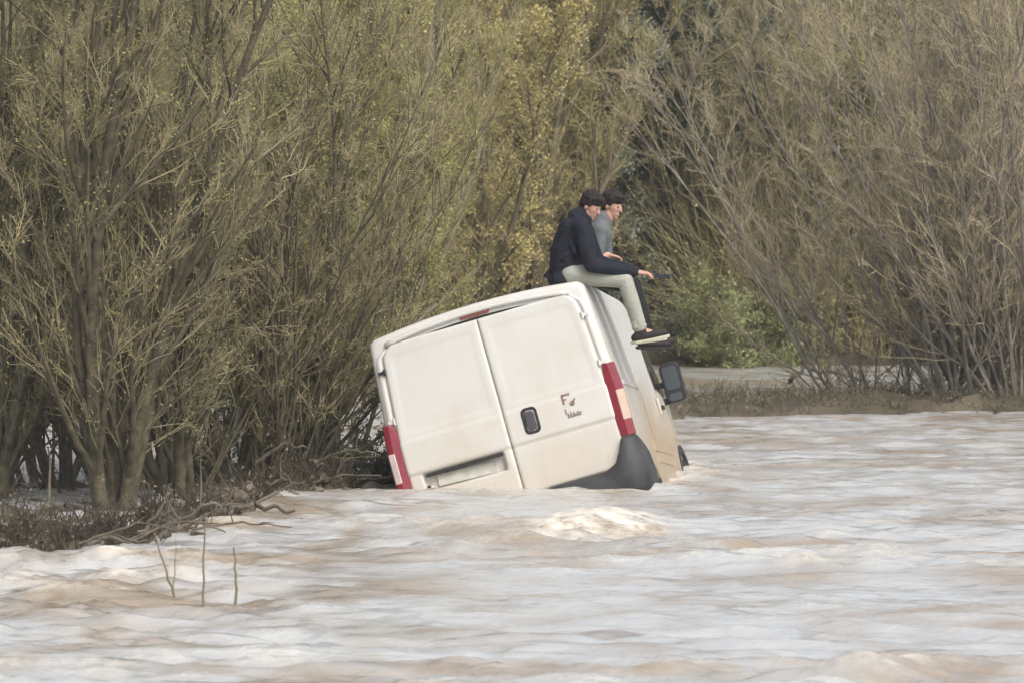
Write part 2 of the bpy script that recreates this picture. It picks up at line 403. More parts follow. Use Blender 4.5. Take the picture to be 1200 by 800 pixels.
def tree_meshes(seed, name, stems, length, tilt, r_stem, L1, L2, L3, leaves, up=0.05, wob=0.06, base_r=0.12, start_t=0.12):
    """L1..L3: (children per parent, angle0, angle1, length ratio).  Returns trunk, crown, leaf meshes"""
    rg = np.random.default_rng(seed)
    az = rg.uniform(0, 6.28, stems); tl = np.radians(rg.uniform(tilt[0], tilt[1], stems))
    D = np.stack([np.sin(tl) * np.cos(az), np.sin(tl) * np.sin(az), np.cos(tl)], -1)
    P = np.stack([base_r * np.cos(az), base_r * np.sin(az), np.full(stems, -0.25)], -1) * rg.uniform(.4, 1.2, (stems, 1)) * np.array([1, 1, 0]) + np.array([0, 0, -0.25])
    Ln = rg.uniform(length[0], length[1], stems)
    p0 = paths(rg, P, D, Ln, 12, wob, up)
    r0 = rg.uniform(r_stem[0], r_stem[1], stems)
    T = [tubes(rg, p0, r0, r0 * 0.18, 8)]
    P1, D1, l1, i1, t1 = spawn(rg, p0, Ln, L1[0], start_t, 0.97, L1[1], L1[2], L1[3])
    p1 = paths(rg, P1, D1, l1, 6, wob * 1.5, up)
    rr1 = np.minimum(r0[i1] * (1 - 0.8 * t1) * 0.6, 0.03) + 0.002
    T.append(tubes(rg, p1, rr1, rr1 * 0.3, 5))
    P2, D2, l2, i2, t2 = spawn(rg, p1, l1, L2[0], 0.1, 1.0, L2[1], L2[2], L2[3])
    p2 = paths(rg, P2, D2, l2, 4, wob * 2, up)
    rr2 = np.clip(rr1[i2] * 0.5, 0.0035, 0.0072)
    Cc = [tubes(rg, p2, rr2, rr2 * 0.45, 3)]
    P3, D3, l3, i3, t3 = spawn(rg, p2, l2, L3[0], 0.05, 1.0, L3[1], L3[2], L3[3])
    l3 = np.clip(l3, 0.15, 0.9)
    p3 = paths(rg, P3, D3, l3, 3, wob * 2.2, up)
    rr3 = rg.uniform(0.0026, 0.0046, len(l3))
    Cc.append(tubes(rg, p3, rr3, rr3 * 0.5, 3))

    def join(parts):
        off = 0; vs = []; qs = []
        for v, q in parts:
            vs.append(v); qs.append(q + off); off += len(v)
        return np.concatenate(vs), np.concatenate(qs)
    out = [np_mesh(name + '_trunk', *join(T)), np_mesh(name + '_crown', *join(Cc))]
    if leaves:
        n, a, b2, asp, sp = leaves
        v1, q1 = leaves_at(rg, p3, n, a, b2, asp, sp)
        out.append(np_mesh(name + '_leaves', v1, q1, smooth=False))
    else:
        out.append(None)
    return out


PROTO = {
    'willow': tree_meshes(11, 'willow', 6, (5.5, 7.5), (3, 18), (0.035, 0.066), (20, 14, 40, 0.30), (9, 16, 44, 0.42), (6, 18, 46, 0.5), (24000, 0.018, 0.038, 0.18, 0.025), start_t=0.05),
    'willow2': tree_meshes(12, 'willow2', 5, (5.0, 7.0), (5, 22), (0.032, 0.06), (22, 14, 42, 0.30), (9, 16, 44, 0.42), (6, 18, 46, 0.5), (24000, 0.018, 0.038, 0.18, 0.025), start_t=0.05),
    'fan': tree_meshes(13, 'fan', 18, (4.6, 7.0), (3, 34), (0.018, 0.034), (10, 12, 38, 0.34), (6, 14, 42, 0.45), (5, 15, 45, 0.5), (5000, 0.02, 0.04, 0.16, 0.02), up=0.02, wob=0.06, base_r=0.3),
    'fan2': tree_meshes(14, 'fan2', 16, (4.0, 6.4), (6, 44), (0.016, 0.030), (11, 12, 42, 0.34), (6, 14, 42, 0.45), (5, 15, 45, 0.5), (5000, 0.02, 0.04, 0.16, 0.02), up=0.035, wob=0.065, base_r=0.35),
    'leafing': tree_meshes(15, 'leafing', 4, (5.5, 7.5), (3, 16), (0.035, 0.06), (22, 20, 48, 0.26), (8, 20, 45, 0.42), (6, 18, 45, 0.5), (26000, 0.03, 0.065, 0.22, 0.03), start_t=0.05),
    'leafing2': tree_meshes(16, 'leafing2', 6, (4.5, 6.8), (5, 22), (0.025, 0.05), (18, 20, 48, 0.26), (8, 20, 45, 0.42), (6, 18, 45, 0.5), (30000, 0.03, 0.065, 0.22, 0.03), start_t=0.05),
    'evergreen': tree_meshes(17, 'evergreen', 2, (7, 8.5), (0, 5), (0.08, 0.11), (46, 45, 85, 0.22), (10, 20, 55, 0.40), (5, 20, 50, 0.5), (52000, 0.04, 0.09, 0.22, 0.05), up=-0.01, start_t=0.05),
    'bush': tree_meshes(18, 'bush', 20, (0.9, 1.7), (5, 60), (0.008, 0.014), (8, 20, 50, 0.42), (4, 20, 50, 0.5), (3, 20, 50, 0.6), (16000, 0.025, 0.06, 0.24, 0.03), base_r=0.35),
}


def plant(kind, name, px, Y, scale, rotz, mats, label, cat, group=None, lean=(0, 0), X=None):
    x = (px - 600) / F_PX * Y if X is None else X
    t = empty(name, (x, Y, float(terrain(x, Y))), (lean[0], lean[1], rotz)); t.scale = (scale, scale, scale)
    tm, cm, lm = PROTO[kind]
    tr = link('trunk', tm, None, t); crn = link('crown', cm, None, t)
    todo = [(tr, mats[0]), (crn, mats[1])]
    if lm is not None and mats[2]:
        lf = link('leaves', lm, None, crn); todo.append((lf, mats[2]))
    for o, mm in todo:
        if len(o.data.materials) == 0: o.data.materials.append(M[mm])
        o.material_slots[0].link = 'OBJECT'; o.material_slots[0].material = M[mm]
    tag(t, label, cat, group)
    return t


WIL = ('bark_dark', 'twig_brown', 'leaf_olive')
WIG = ('bark_dark', 'twig_brown', 'leaf_green')
TAN = ('bark_tan', 'twig_tan', 'leaf_ochre')
OLI = ('bark_tan', 'twig_olive', 'leaf_olive')
GRY = ('bark_grey', 'twig_grey', 'leaf_olive')
EVG = ('bark_dark', 'twig_olive', 'leaf_dark')
GRN = ('bark_tan', 'twig_olive', 'leaf_green')
# left bank, named one by one
plant('willow', 'willow_tree', 128, 57.2, 1.0, 0.4, WIL, 'many-stemmed dark willow with the thickest trunks on the left bank', 'tree')
plant('willow2', 'willow_tree', 222, 58.6, 0.95, 2.0, WIG, 'willow with forked leaning trunk and yellow-green shoots beside the thickest willow', 'tree')
plant('willow2', 'willow_tree', 350, 61.4, 0.85, 5.6, WIL, 'slim willow with leaning dark stems close to the van', 'tree')
plant('willow', 'willow_tree', -5, 58.5, 0.9, 1.3, WIL, 'bare willow at the outer end of the left bank', 'tree')
plant('leafing2', 'young_tree', 300, 63.2, 0.8, 0.9, GRN, 'young green-leafed tree behind the willows of the left bank', 'tree')
plant('bush', 'riverside_bush', 418, 61.8, 0.62, 0.2, ('bark_dark', 'twig_olive', 'leaf_dark'), 'low dark bush beside the red tail light of the van', 'bush')
G0 = 'thin-stemmed thicket on the left bank'
for px, Y, kind, sc_, mt in [(60, 61.6, 'fan2', .8, OLI), (172, 62.2, 'fan', .85, OLI), (262, 62.0, 'fan2', .75, OLI), (392, 63.0, 'leafing2', .75, OLI), (-45, 61.0, 'fan', .8, OLI), (95, 59.6, 'fan', .75, WIL), (195, 60.2, 'fan2', .75, WIL), (305, 61.0, 'fan', .7, WIL)]:
    plant(kind, 'thicket_tree', px, Y, sc_, px * .7, mt, 'thin-stemmed olive thicket tree between the dark willows of the left bank', 'tree', G0)
# trees behind the side channel on the left and behind the van
rgP = random.Random(4)
G1 = 'trees behind the side channel'
for px, Y, kind, mt, s in [(-40, 83, 'willow', GRY, 1.0), (60, 86, 'willow2', OLI, 1.1), (150, 82.5, 'fan', GRY, 1.0), (235, 85, 'leafing2', OLI, 1.0), (320, 83, 'willow', OLI, 1.0),
                           (400, 86, 'leafing', OLI, 1.05), (465, 83.5, 'willow2', OLI, 1.0), (15, 81.5, 'fan2', OLI, .95), (105, 84, 'leafing2', OLI, 1.0), (200, 81.8, 'fan', OLI, 1.0), (280, 87, 'leafing', OLI, 1.1), (360, 81.5, 'leafing2', OLI, .95), (430, 90, 'fan2', OLI, 1.1)]:
    lab = {'GRY': 'bare grey-brown tree across the side channel behind the left willows', 'OLI': 'olive-tinged budding tree across the side channel behind the left willows'}['GRY' if mt is GRY else 'OLI']
    plant(kind, 'background_tree', px, Y, s, rgP.uniform(0, 6.28), mt, lab, 'tree', G1)
G2 = 'yellowish trees behind the van'
for px, Y, kind, s in [(520, 90, 'leafing', 1.05), (585, 93, 'leafing2', 1.15), (645, 91, 'leafing', 1.0), (560, 97, 'leafing', 1.2), (545, 87.5, 'leafing2', 1.0), (610, 90, 'willow2', 1.0), (668, 92.3, 'leafing2', 1.0)]:
    plant(kind, 'ochre_tree', px, Y, s, rgP.uniform(0, 6.28), TAN, 'ochre-yellow leafing tree in the thicket behind the van', 'tree', G2)
for px, Y, kind, s in [(905, 92.4, 'fan', .95), (858, 97.5, 'fan', 1.1)]:
    plant(kind, 'tan_willow', px, Y, s, px * .3, TAN, 'pale tan willow scrub behind the bushes right of the seated people', 'tree', 'tan willows behind the bushes')
G3 = 'dark evergreens behind the seated people'
for px, Y, s in [(738, 92.8, 0.85), (798, 93.6, 0.8), (852, 95.5, 0.95), (700, 98, 1.0)]:
    plant('evergreen', 'evergreen_tree', px, Y, s, rgP.uniform(0, 6.28), EVG, 'dark bluish evergreen tree rising behind the seated people', 'tree', G3)
G4 = 'grey fan-shaped willows right of the van'
for px, Y, kind, s in [(1172, 79.0, 'fan', 1.0), (1095, 80.5, 'fan2', 1.0), (1235, 80.0, 'fan2', 1.05), (1140, 78.6, 'fan2', 0.9), (1205, 78.2, 'fan', 0.95), (1010, 92.5, 'fan', 1.05), (935, 93, 'fan2', 1.1), (1065, 95, 'fan2', 1.1), (1140, 93.5, 'fan', 1.1), (1215, 94, 'fan', 1.1), (975, 97, 'fan', 1.2), (960, 91.5, 'willow2', .85), (1045, 91.6, 'leafing2', .85), (1120, 91.4, 'willow', .85), (1190, 91.8, 'willow2', .9)]:
    lab = {1172: 'largest grey-brown fan of bare stems rooted on the low bank by the water', 1095: 'wide low fan of bare grey stems leaning over the strip of water'}.get(px, 'grey-brown clump of bare stems beside the largest fan on the low bank') if Y < 90 else 'grey-brown fan of bare stems beyond the strip of water on the right'
    plant(kind, 'fan_willow', px, Y, s, rgP.uniform(0, 6.28), GRY, lab, 'tree', G4 if Y < 90 else 'bare willows beyond the strip of water')
plant('leafing2', 'budding_tree', 885, 94.5, 1.05, 0.3, ('bark_dark', 'twig_tan', 'leaf_ochre'), 'tall budding tree with pale yellow shoots right of the seated people', 'tree')
plant('bush', 'green_bush', 868, 91.2, 1.0, 0.0, GRN, 'bright green bush at the water edge right of the van mirror', 'bush')
plant('bush', 'green_bush', 822, 91.6, 0.75, 2.0, EVG, 'dark green bush between the seated people and the bright green bush', 'bush')
G5 = 'trees at the back of the wood'
k = 0
for px in range(-60, 1290, 62):
    kind = ['fan', 'leafing2', 'willow2', 'fan2', 'leafing'][k % 5]; k += 1
    mt, lab = (GRY, 'bare grey tree at the back of the wood') if px > 830 else (OLI, 'olive-brown tree at the back of the wood') if px < 480 else (TAN, 'yellow-brown tree at the back of the wood')
    plant(kind, 'back_tree', px + rgP.uniform(-15, 15), 100 + rgP.uniform(0, 6), 1.15, rgP.uniform(0, 6.28), mt, lab, 'tree', G5)


# tangled undergrowth: nobody could count it
def scrub(name, seed, n, region, hgt, mats, label, leaf=0.5):
    rg = np.random.default_rng(seed)
    P = region(rg, n); n = len(P)
    tl = np.radians(rg.uniform(5, 65, n)); az = rg.uniform(0, 6.28, n)
    D = np.stack([np.sin(tl) * np.cos(az), np.sin(tl) * np.sin(az), np.cos(tl)], -1)
    Ln = rg.uniform(0.3, 1.0, n) * hgt
    p = paths(rg, P, D, Ln, 3, 0.2, -0.04)
    r = rg.uniform(0.003, 0.008, n)
    v, q = tubes(rg, p, r, r * .4, 3)
    o = link(name, np_mesh(name, v, q), M[mats[0]]); tag(o, label, 'undergrowth', kind='stuff')
    if leaf:
        v, q = leaves_at(rg, p, int(n * leaf), 0.02, 0.05, 0.28, 0.03)
        lf = link('leaves', np_mesh(name + '_leaves', v, q, smooth=False), M[mats[1]], o); lf['kind'] = 'stuff'
    return o


def on_land(x0, x1, y0, y1, zmin, zmax=9):
    def f(rg, n):
        X = rg.uniform(x0, x1, n); Y = rg.uniform(y0, y1, n); Z = terrain(X, Y); k = (Z > zmin) & (Z < zmax)
        return np.stack([X, Y, Z - 0.03], -1)[k]
    return f


scrub('bank_undergrowth', 31, 9000, on_land(-6, -1.1, 51, 64, 0.03), 0.42, ('wet_debris', 'leaf_litter'), 'brown tangle of dead stems and leaves on the left bank', 0.9)


def bank_edge(rg, n):
    X = rg.uniform(-5.5, -0.9, n); Y = np.interp(X, LX, LY) + rg.uniform(-0.3, 0.9, n); Z = terrain(X, Y); k = Z > -0.08
    return np.stack([X, Y, Z - 0.02], -1)[k]


scrub('bank_edge_roots', 35, 9000, bank_edge, 0.26, ('wet_debris', 'leaf_litter'), 'dark roots and trash hanging over the left bank edge', 0.3)
scrub('pale_brush', 36, 4600, on_land(2.75, 5.6, 90.4, 95, 0.1), 3.4, ('twig_tan', 'leaf_olive'), 'screen of pale upright brush behind the seated people', 4.0)
scrub('far_undergrowth', 32, 16000, on_land(-8, 8, 80.5, 104, 0.16), 1.2, ('twig_olive', 'leaf_olive'), 'olive-brown undergrowth between the trees of the far bank', 1.6)
scrub('right_bank_litter', 33, 7000, on_land(0, 8, 73, 81, -0.06), 0.30, ('bark_dark', 'leaf_litter'), 'dead stems and litter lying on the low right bank', 1.2)
scrub('far_wood', 34, 17000, on_land(-11, 11, 106, 122, 0.2), 3.2, ('twig_tan', 'leaf_olive'), 'dim mass of brushwood on the rise behind the trees', 1.6)

# ------------------------------------------------------------------ stones, driftwood and sticks
def stone_mesh(seed):
    """a broken, flat-sided river stone"""
    rg = np.random.default_rng(seed); bm = bmesh.new()
    bmesh.ops.create_icosphere(bm, subdivisions=3, radius=1)
    pl = unit(rg.normal(size=(11, 3))); ds = rg.uniform(0.45, 0.85, 11)
    for v in bm.verts:
        c = np.array(v.co)
        for _ in range(2):
            for n_, d_ in zip(pl, ds):
                k_ = float(c @ n_) - d_
                if k_ > 0: c = c - n_ * k_
        c = c + 0.03 * rg.normal(size=3)
        v.co = Vector((c[0], c[1], c[2] * 0.7))
    me = bpy.data.meshes.new('stone'); bm.to_mesh(me); bm.free()
    me.materials.append(M['stone']); return me


SM = [stone_mesh(40 + k) for k in range(6)]
rgS = random.Random(21)


def stones(n, px0, px1, d0, d1, s0, s1, label, group):
    for k in range(n):
        px = rgS.uniform(px0, px1); x = (px - 600) / F_PX * 57
        Y = float(np.interp(x, LX, LY)) + rgS.uniform(d0, d1); x = (px - 600) / F_PX * Y
        s = rgS.uniform(s0, s1); z = max(float(terrain(x, Y)), -0.03)
        o = link('stone', rgS.choice(SM)); o.location = (x, Y, z + s * 0.08); o.scale = (s * rgS.uniform(.8, 1.4), s * rgS.uniform(.8, 1.3), s)
        o.rotation_euler = (rgS.uniform(-.3, .3), rgS.uniform(-.3, .3), rgS.uniform(0, 6.28))
        tag(o, label, 'stone', group)


stones(26, -10, 130, 0.3, 3.6, 0.05, 0.12, 'muddy stone on the bank at the foot of the thickest willow', 'stones under the willows')
stones(34, 235, 455, -0.1, 0.9, 0.05, 0.12, 'wet brown stone at the water edge between the willows and the van', 'stones at the water edge')


def branch(name, pts, r0, r1, mat, label, cat, group=None, forks=()):
    rg = np.random.default_rng(int(abs(pts[0][0]) * 1000) + 7)
    parts = []
    pl = [Vector(p) for p in pts]
    K = 12; out = []
    for k in range(K + 1):
        f = k / K * (len(pl) - 1); i = min(int(f), len(pl) - 2); out.append(pl[i].lerp(pl[i + 1], f - i))
    P = np.array([[tuple(v) for v in out]]) + rg.normal(0, r0 * 0.5, (1, K + 1, 3))
    v, q = tubes(rg, P, np.array([r0]), np.array([r1]), 6); parts.append((v, q))
    for t, d, l in forks:
        s = P[0, int(t * K)]; d = unit(np.array(d, float))
        Pf = paths(rg, s[None], d[None], np.array([l]), 5, 0.15, 0.0)
        parts.append(tubes(rg, Pf, np.array([r0 * .5]), np.array([r1 * .4]), 5))
    off = 0; vs = []; qs = []
    for v, q in parts: vs.append(v); qs.append(q + off); off += len(v)
    o = link(name, np_mesh(name, np.concatenate(vs), np.concatenate(qs)), mat); tag(o, label, cat, group)
    return o


def gp(px, py, dz=0.0):
    Y = ground_Y(py); p = at(px, py, Y); p.z += dz; return p


branch('dead_stick', [gp(204, 702, -.35), gp(204, 702, .02), gp(204, 702) + Vector((-.07, 0, .25)), gp(204, 702) + Vector((-.14, 0, .45))], .011, .005, M['stick'], 'bent twin-stemmed dead stick leaning out of the rough water', 'stick', 'sticks standing in the flood', ((.35, (-.28, .1, 1), .4),))
branch('dead_stick', [gp(238, 716, -.35), gp(238, 716, .1), gp(238, 716) + Vector((.01, 0, .62))], .010, .005, M['stick'], 'tall straight dead stick standing in the rough water', 'stick', 'sticks standing in the flood')
branch('dead_stick', [gp(276, 708, -.35), gp(276, 708, .1), gp(276, 708) + Vector((-.015, 0, .38))], .011, .006, M['stick'], 'short dark dead stick beside the tall straight stick', 'stick', 'sticks standing in the flood')
branch('driftwood', [gp(250, 612, .06), gp(300, 604, .1), gp(345, 606, .03)], .03, .012, M['driftwood'], 'pale driftwood branch caught along the left bank edge', 'driftwood', None, ((.5, (.6, .2, .5), .4),))
branch('driftwood', [gp(20, 618, .10), gp(75, 612, .16), gp(135, 622, .10)], .035, .015, M['driftwood'], 'grey fallen limb lying under the thickest willow', 'driftwood', None, ((.4, (.4, 0, 1), .5),))
branch('driftwood', [gp(925, 462, .16), gp(945, 455, .26), gp(1010, 462, .18)], .03, .012, M['driftwood'], 'dark crooked limb on the low bank by the strip of water', 'driftwood', None, ((.5, (.2, .2, 1), .4),))
rgD = random.Random(12)
for k in range(14):
    px = rgD.uniform(0, 440); x = (px - 600) / F_PX * 56; Y = float(np.interp(x, LX, LY)) + rgD.uniform(-0.05, 1.0); x = (px - 600) / F_PX * Y
    z = max(float(terrain(x, Y)), 0.0) + 0.05; a = rgD.uniform(-0.5, 0.5); l = rgD.uniform(.3, .9)
    p0 = Vector((x, Y, z)); p2 = p0 + Vector((l * math.cos(a), l * math.sin(a), rgD.uniform(-.02, .2))); p1 = p0.lerp(p2, .5) + Vector((0, 0, rgD.uniform(.0, .12)))
    branch('broken_branch', [p0, p1, p2], rgD.uniform(.010, .026), .005, M['driftwood'], 'broken branch washed up in the debris along the left bank edge', 'branch', 'flood debris branches', ((.45, (rgD.uniform(-1, 1), .2, rgD.uniform(.2, 1)), rgD.uniform(.15, .4)), (.7, (rgD.uniform(-1, 1), -.2, rgD.uniform(.1, 1)), rgD.uniform(.1, .3))))
branch('floating_branch', [gp(338, 617, .0), gp(352, 614, .03), gp(364, 615, .0)], .018, .008, M['stick'], 'small dark branch floating off the left bank', 'branch')

# ------------------------------------------------------------------ van
m, nt, b = nodes_of('dirty_white_paint'); L = nt.links.new
tc = nt.nodes.new('ShaderNodeTexCoord')
n1 = nt.nodes.new('ShaderNodeTexNoise'); n1.inputs['Scale'].default_value = 1.6; n1.inputs['Detail'].default_value = 8; n1.inputs['Roughness'].default_value = .6; L(tc.outputs['Object'], n1.inputs['Vector'])
sx = nt.nodes.new('ShaderNodeSeparateXYZ'); L(tc.outputs['Object'], sx.inputs[0])
# mud is heavier low down and along the flanks (flood splash)
mz = nt.nodes.new('ShaderNodeMapRange'); mz.inputs[1].default_value = 1.5; mz.inputs[2].default_value = 0.3; L(sx.outputs['Z'], mz.inputs[0])
my = nt.nodes.new('ShaderNodeMapRange'); my.inputs[1].default_value = 0.0; my.inputs[2].default_value = 1.6; my.inputs[3].default_value = 0.40; my.inputs[4].default_value = 1.3; L(sx.outputs['Y'], my.inputs[0])
mm = nt.nodes.new('ShaderNodeMath'); mm.operation = 'MULTIPLY'; L(mz.outputs[0], mm.inputs[0]); L(my.outputs[0], mm.inputs[1])
ad = nt.nodes.new('ShaderNodeMath'); ad.operation = 'ADD'; L(mm.outputs[0], ad.inputs[0]); L(n1.outputs['Fac'], ad.inputs[1])
mr = nt.nodes.new('ShaderNodeMapRange'); mr.inputs[1].default_value = 0.48; mr.inputs[2].default_value = 1.25; L(ad.outputs[0], mr.inputs[0])
mx = nt.nodes.new('ShaderNodeMix'); mx.data_type = 'RGBA'; mx.inputs[6].default_value = (0.58, 0.57, 0.535, 1); mx.inputs[7].default_value = (0.47, 0.37, 0.255, 1)
n4 = nt.nodes.new('ShaderNodeTexNoise'); n4.inputs['Scale'].default_value = 22; n4.inputs['Detail'].default_value = 6; L(tc.outputs['Object'], n4.inputs['Vector'])
mp4 = nt.nodes.new('ShaderNodeMapping'); mp4.inputs['Scale'].default_value = (9, 9, .8); L(tc.outputs['Object'], mp4.inputs[0])
n5 = nt.nodes.new('ShaderNodeTexNoise'); n5.inputs['Scale'].default_value = 1.6; n5.inputs['Detail'].default_value = 4; L(mp4.outputs[0], n5.inputs['Vector'])
r4 = nt.nodes.new('ShaderNodeMapRange'); r4.inputs[1].default_value = .63; r4.inputs[2].default_value = .80; L(n4.outputs['Fac'], r4.inputs[0])
r5 = nt.nodes.new('ShaderNodeMapRange'); r5.inputs[1].default_value = .50; r5.inputs[2].default_value = .80; r5.inputs[4].default_value = .10; L(n5.outputs['Fac'], r5.inputs[0])
s4 = nt.nodes.new('ShaderNodeMath'); s4.operation = 'MULTIPLY'; L(r4.outputs[0], s4.inputs[0]); L(mz.outputs[0], s4.inputs[1])
a4 = nt.nodes.new('ShaderNodeMath'); a4.operation = 'ADD'; L(s4.outputs[0], a4.inputs[0]); L(mr.outputs[0], a4.inputs[1])
a5 = nt.nodes.new('ShaderNodeMath'); a5.operation = 'ADD'; a5.use_clamp = True; L(a4.outputs[0], a5.inputs[0]); L(r5.outputs[0], a5.inputs[1])
L(a5.outputs[0], mx.inputs[0]); L(mx.outputs[2], b.inputs['Base Color'])
b.inputs['Roughness'].default_value = 0.42; b.inputs['Coat Weight'].default_value = 0.15; b.inputs['Coat Roughness'].default_value = 0.3
M['paint'] = m
M['grey_plastic'] = mat_noise('grey_plastic', [(0.3, (0.030, 0.030, 0.032)), (0.7, (0.062, 0.060, 0.060))], 6, 0.55, 6, 0.15, 60)
M['black_plastic'] = mat_noise('black_plastic', two((0.03, 0.028, 0.03)), 8, 0.45)
M['handle_plastic'] = mat_noise('handle_plastic', two((0.085, 0.075, 0.09)), 8, 0.4)
M['rubber'] = mat_noise('rubber', two((0.03, 0.029, 0.028)), 10, 0.8)
M['rim'] = mat_noise('steel_rim', two((0.35, 0.34, 0.32)), 10, 0.45, metal=0.6)
M['red_lens'] = mat_noise('red_lens', two((0.24, 0.022, 0.036), .8), 12, 0.18, spec=.5)
M['clear_lens'] = mat_noise('clear_lens', two((0.62, 0.50, 0.47), .85), 12, 0.15, spec=.5)
M['amber_lens'] = mat_noise('amber_lens', two((0.60, 0.44, 0.34), .85), 12, 0.15, spec=.5)
M['brake_lens'] = mat_noise('brake_lens', two((0.25, 0.06, 0.05)), 12, 0.25, spec=.5)
M['plate'] = mat_noise('weathered_plate', [(0.3, (0.36, 0.35, 0.30)), (0.7, (0.58, 0.56, 0.50))], 9, 0.5)
M['badge'] = mat_noise('badge', two((0.26, 0.18, 0.16)), 12, 0.4)
M['mirror_glass'] = mat_noise('mirror_glass', two((0.08, 0.095, 0.105), .9), 3, 0.25, metal=.4)
M['glass'] = mat_noise('dark_glass', two((0.035, 0.038, 0.04)), 3, 0.08, spec=.6)

VAN = empty('panel_van', VAN_LOC)
VAN.rotation_mode = 'QUATERNION'
VAN.rotation_quaternion = VAN_M.to_quaternion()
tag(VAN, 'dirty white panel van tilted half sunk in the flood', 'van')


def halfw(z, W=1.06):
    return W - 0.075 * max(0.0, z - 1.2) - 0.05 * max(0.0, (0.75 - z)) ** 1.5


def section(H, W=1.06, zb=0.33, inset=0.0, r=0.085, arch=0.06):
    """closed cross-section, bottom centre -> right side -> roof -> left side"""
    H -= inset; zc = H - arch - r
    pts = [(0.0, zb + inset)]
    pts += [(halfw(zb, W) - inset - 0.05, zb + inset)]
    for f in (0.04, 0.12, 0.22, 0.34, 0.46, 0.58, 0.7, 0.8, 0.9, 1.0):
        z = zb + (zc - zb) * f; pts.append((halfw(z, W) - inset, z))
    wt = halfw(zc, W) - inset
    for a in (18, 36, 54, 72):
        pts.append((wt - r + r * math.cos(R(a)), zc + r * math.sin(R(a))))
    xr = wt - r + r * math.cos(R(84)); zr = zc + r * math.sin(R(84))
    for f in (1.0, 0.75, 0.5, 0.25):
        pts.append((xr * f, H - (H - zr) * f * f))
    pts.append((0.0, H))
    left = [(-x, z) for x, z in pts[1:-1]][::-1]
    return pts + left


def prof(y):
    """roof height and half width along the length"""
    H = float(np.interp(y, [0, 1.5, 2.9, 3.15, 3.35, 4.25, 4.4, 4.78, 4.9, 4.95], [2.25, 2.26, 2.25, 2.21, 2.12, 1.40, 1.30, 1.02, 0.86, 0.74]))
    W = float(np.interp(y, [0, 3.2, 4.3, 4.75, 4.95], [1.06, 1.06, 1.02, 0.95, 0.82]))
    return H, W


ST = [(0.0, 0.045), (0.008, 0.022), (0.025, 0.007), (0.06, 0.0)] + [(y, 0.0) for y in (0.4, 0.8, 1.2, 1.6, 2.0, 2.4, 2.75, 2.95, 3.1, 3.2, 3.3, 3.4, 3.6, 3.8, 4.0, 4.15, 4.25, 4.33, 4.42, 4.55, 4.68, 4.78, 4.85, 4.91, 4.95)]
bm = bmesh.new(); rings = []
for y, ins in ST:
    H_, W_ = prof(y); r_ = 0.085 if y < 3.1 else 0.10; ar = 0.06 if y < 4.3 else 0.04
    rings.append([bm.verts.new((x, y, z)) for x, z in section(H_, W_, 0.33, ins, r_, ar)])
for a, c in zip(rings[:-1], rings[1:]):
    n = len(a)
    for k in range(n): bm.faces.new((a[k], c[k], c[(k + 1) % n], a[(k + 1) % n]))
rc = [bm.verts.new((x, 0.003, z)) for x, z in section(2.25, 1.06, 0.33, 0.12)]; rd = [bm.verts.new((x, 0.14, z)) for x, z in section(2.25, 1.06, 0.33, 0.125)]
for a, c in ((rc, rings[0]), (rd, rc)):
    for k in range(len(a)): bm.faces.new((a[k], c[k], c[(k + 1) % len(a)], a[(k + 1) % len(a)]))
bm.faces.new(rd); bm.faces.new(rings[-1][::-1])
bmesh.ops.recalc_face_normals(bm, faces=bm.faces)
body = bm_obj('body', bm, M['paint'], VAN, smooth=True)
body.data.set_sharp_from_angle(angle=R(38))


# rear doors: pressed sheet, shaped as a relief
def rear_door(side):
    nu, nv = 56, 110
    zs = np.linspace(0.505, 2.105, nv); us = np.linspace(0, 1, nu)
    U, Z = np.meshgrid(us, zs)
    hw = np.vectorize(lambda z: halfw(z))(Z) - 0.105
    hw = hw - 0.10 * np.clip((Z - 1.98) / 0.13, 0, 1) ** 2        # rounded upper corner
    X = 0.003 + U * (hw - 0.003)
    D = np.full_like(X, 0.024)
    D -= 0.010 * (1 - sstep(0.93, 0.945, Z)) * 0.6                # step below the belt crease
    D += 0.006 * sstep(1.25, 1.235, Z) * sstep(0.935, 0.95, Z)    # band of the belt
    win = sstep(0.07, 0.10, X) * sstep(0.0, 0.03, hw - 0.06 - X) * sstep(1.30, 1.33, Z) * sstep(2.02, 1.99, Z)
    D -= 0.0035 * win                                              # blanked-off window panel
    D -= 0.006 * np.exp(-((Z - 0.938) / 0.012) ** 2)              # crease line
    if side < 0:
        rec = sstep(0.085, 0.10, X) * sstep(0.835, 0.82, X) * sstep(0.755, 0.775, Z) * sstep(0.925, 0.913, Z)
        D -= 0.075 * rec
    ed = np.minimum.reduce([U, 1 - U, (Z - 0.505) / 0.9, (2.105 - Z) / 0.9])
    D -= 0.012 * (1 - sstep(0, 0.015, ed))
    V = np.stack([X * side, -D, Z], -1).reshape(-1, 3)
    i = (np.arange(nu - 1)[None, :] + np.arange(nv - 1)[:, None] * nu).ravel()
    Q = np.stack([i, i + 1, i + nu + 1, i + nu], -1)
    if side < 0: Q = Q[:, ::-1]
    # rim back to the body
    rim = np.concatenate([np.arange(nu), np.arange(1, nv) * nu + nu - 1, ((nv - 1) * nu + np.arange(nu - 2, -1, -1)), np.arange(nv - 2, 0, -1) * nu])
    Vb = V[rim].copy(); Vb[:, 1] = 0.03; o = len(V); n = len(rim); j = np.arange(n); j2 = (j + 1) % n
    Qr = np.stack([rim[j2], rim[j], o + j, o + j2], -1)
    if side < 0: Qr = Qr[:, ::-1]
    me = np_mesh('rear_door', np.concatenate([V, Vb]), np.concatenate([Q, Qr]))
    ob = link('rear_door', me, M['paint'], VAN)
    return ob


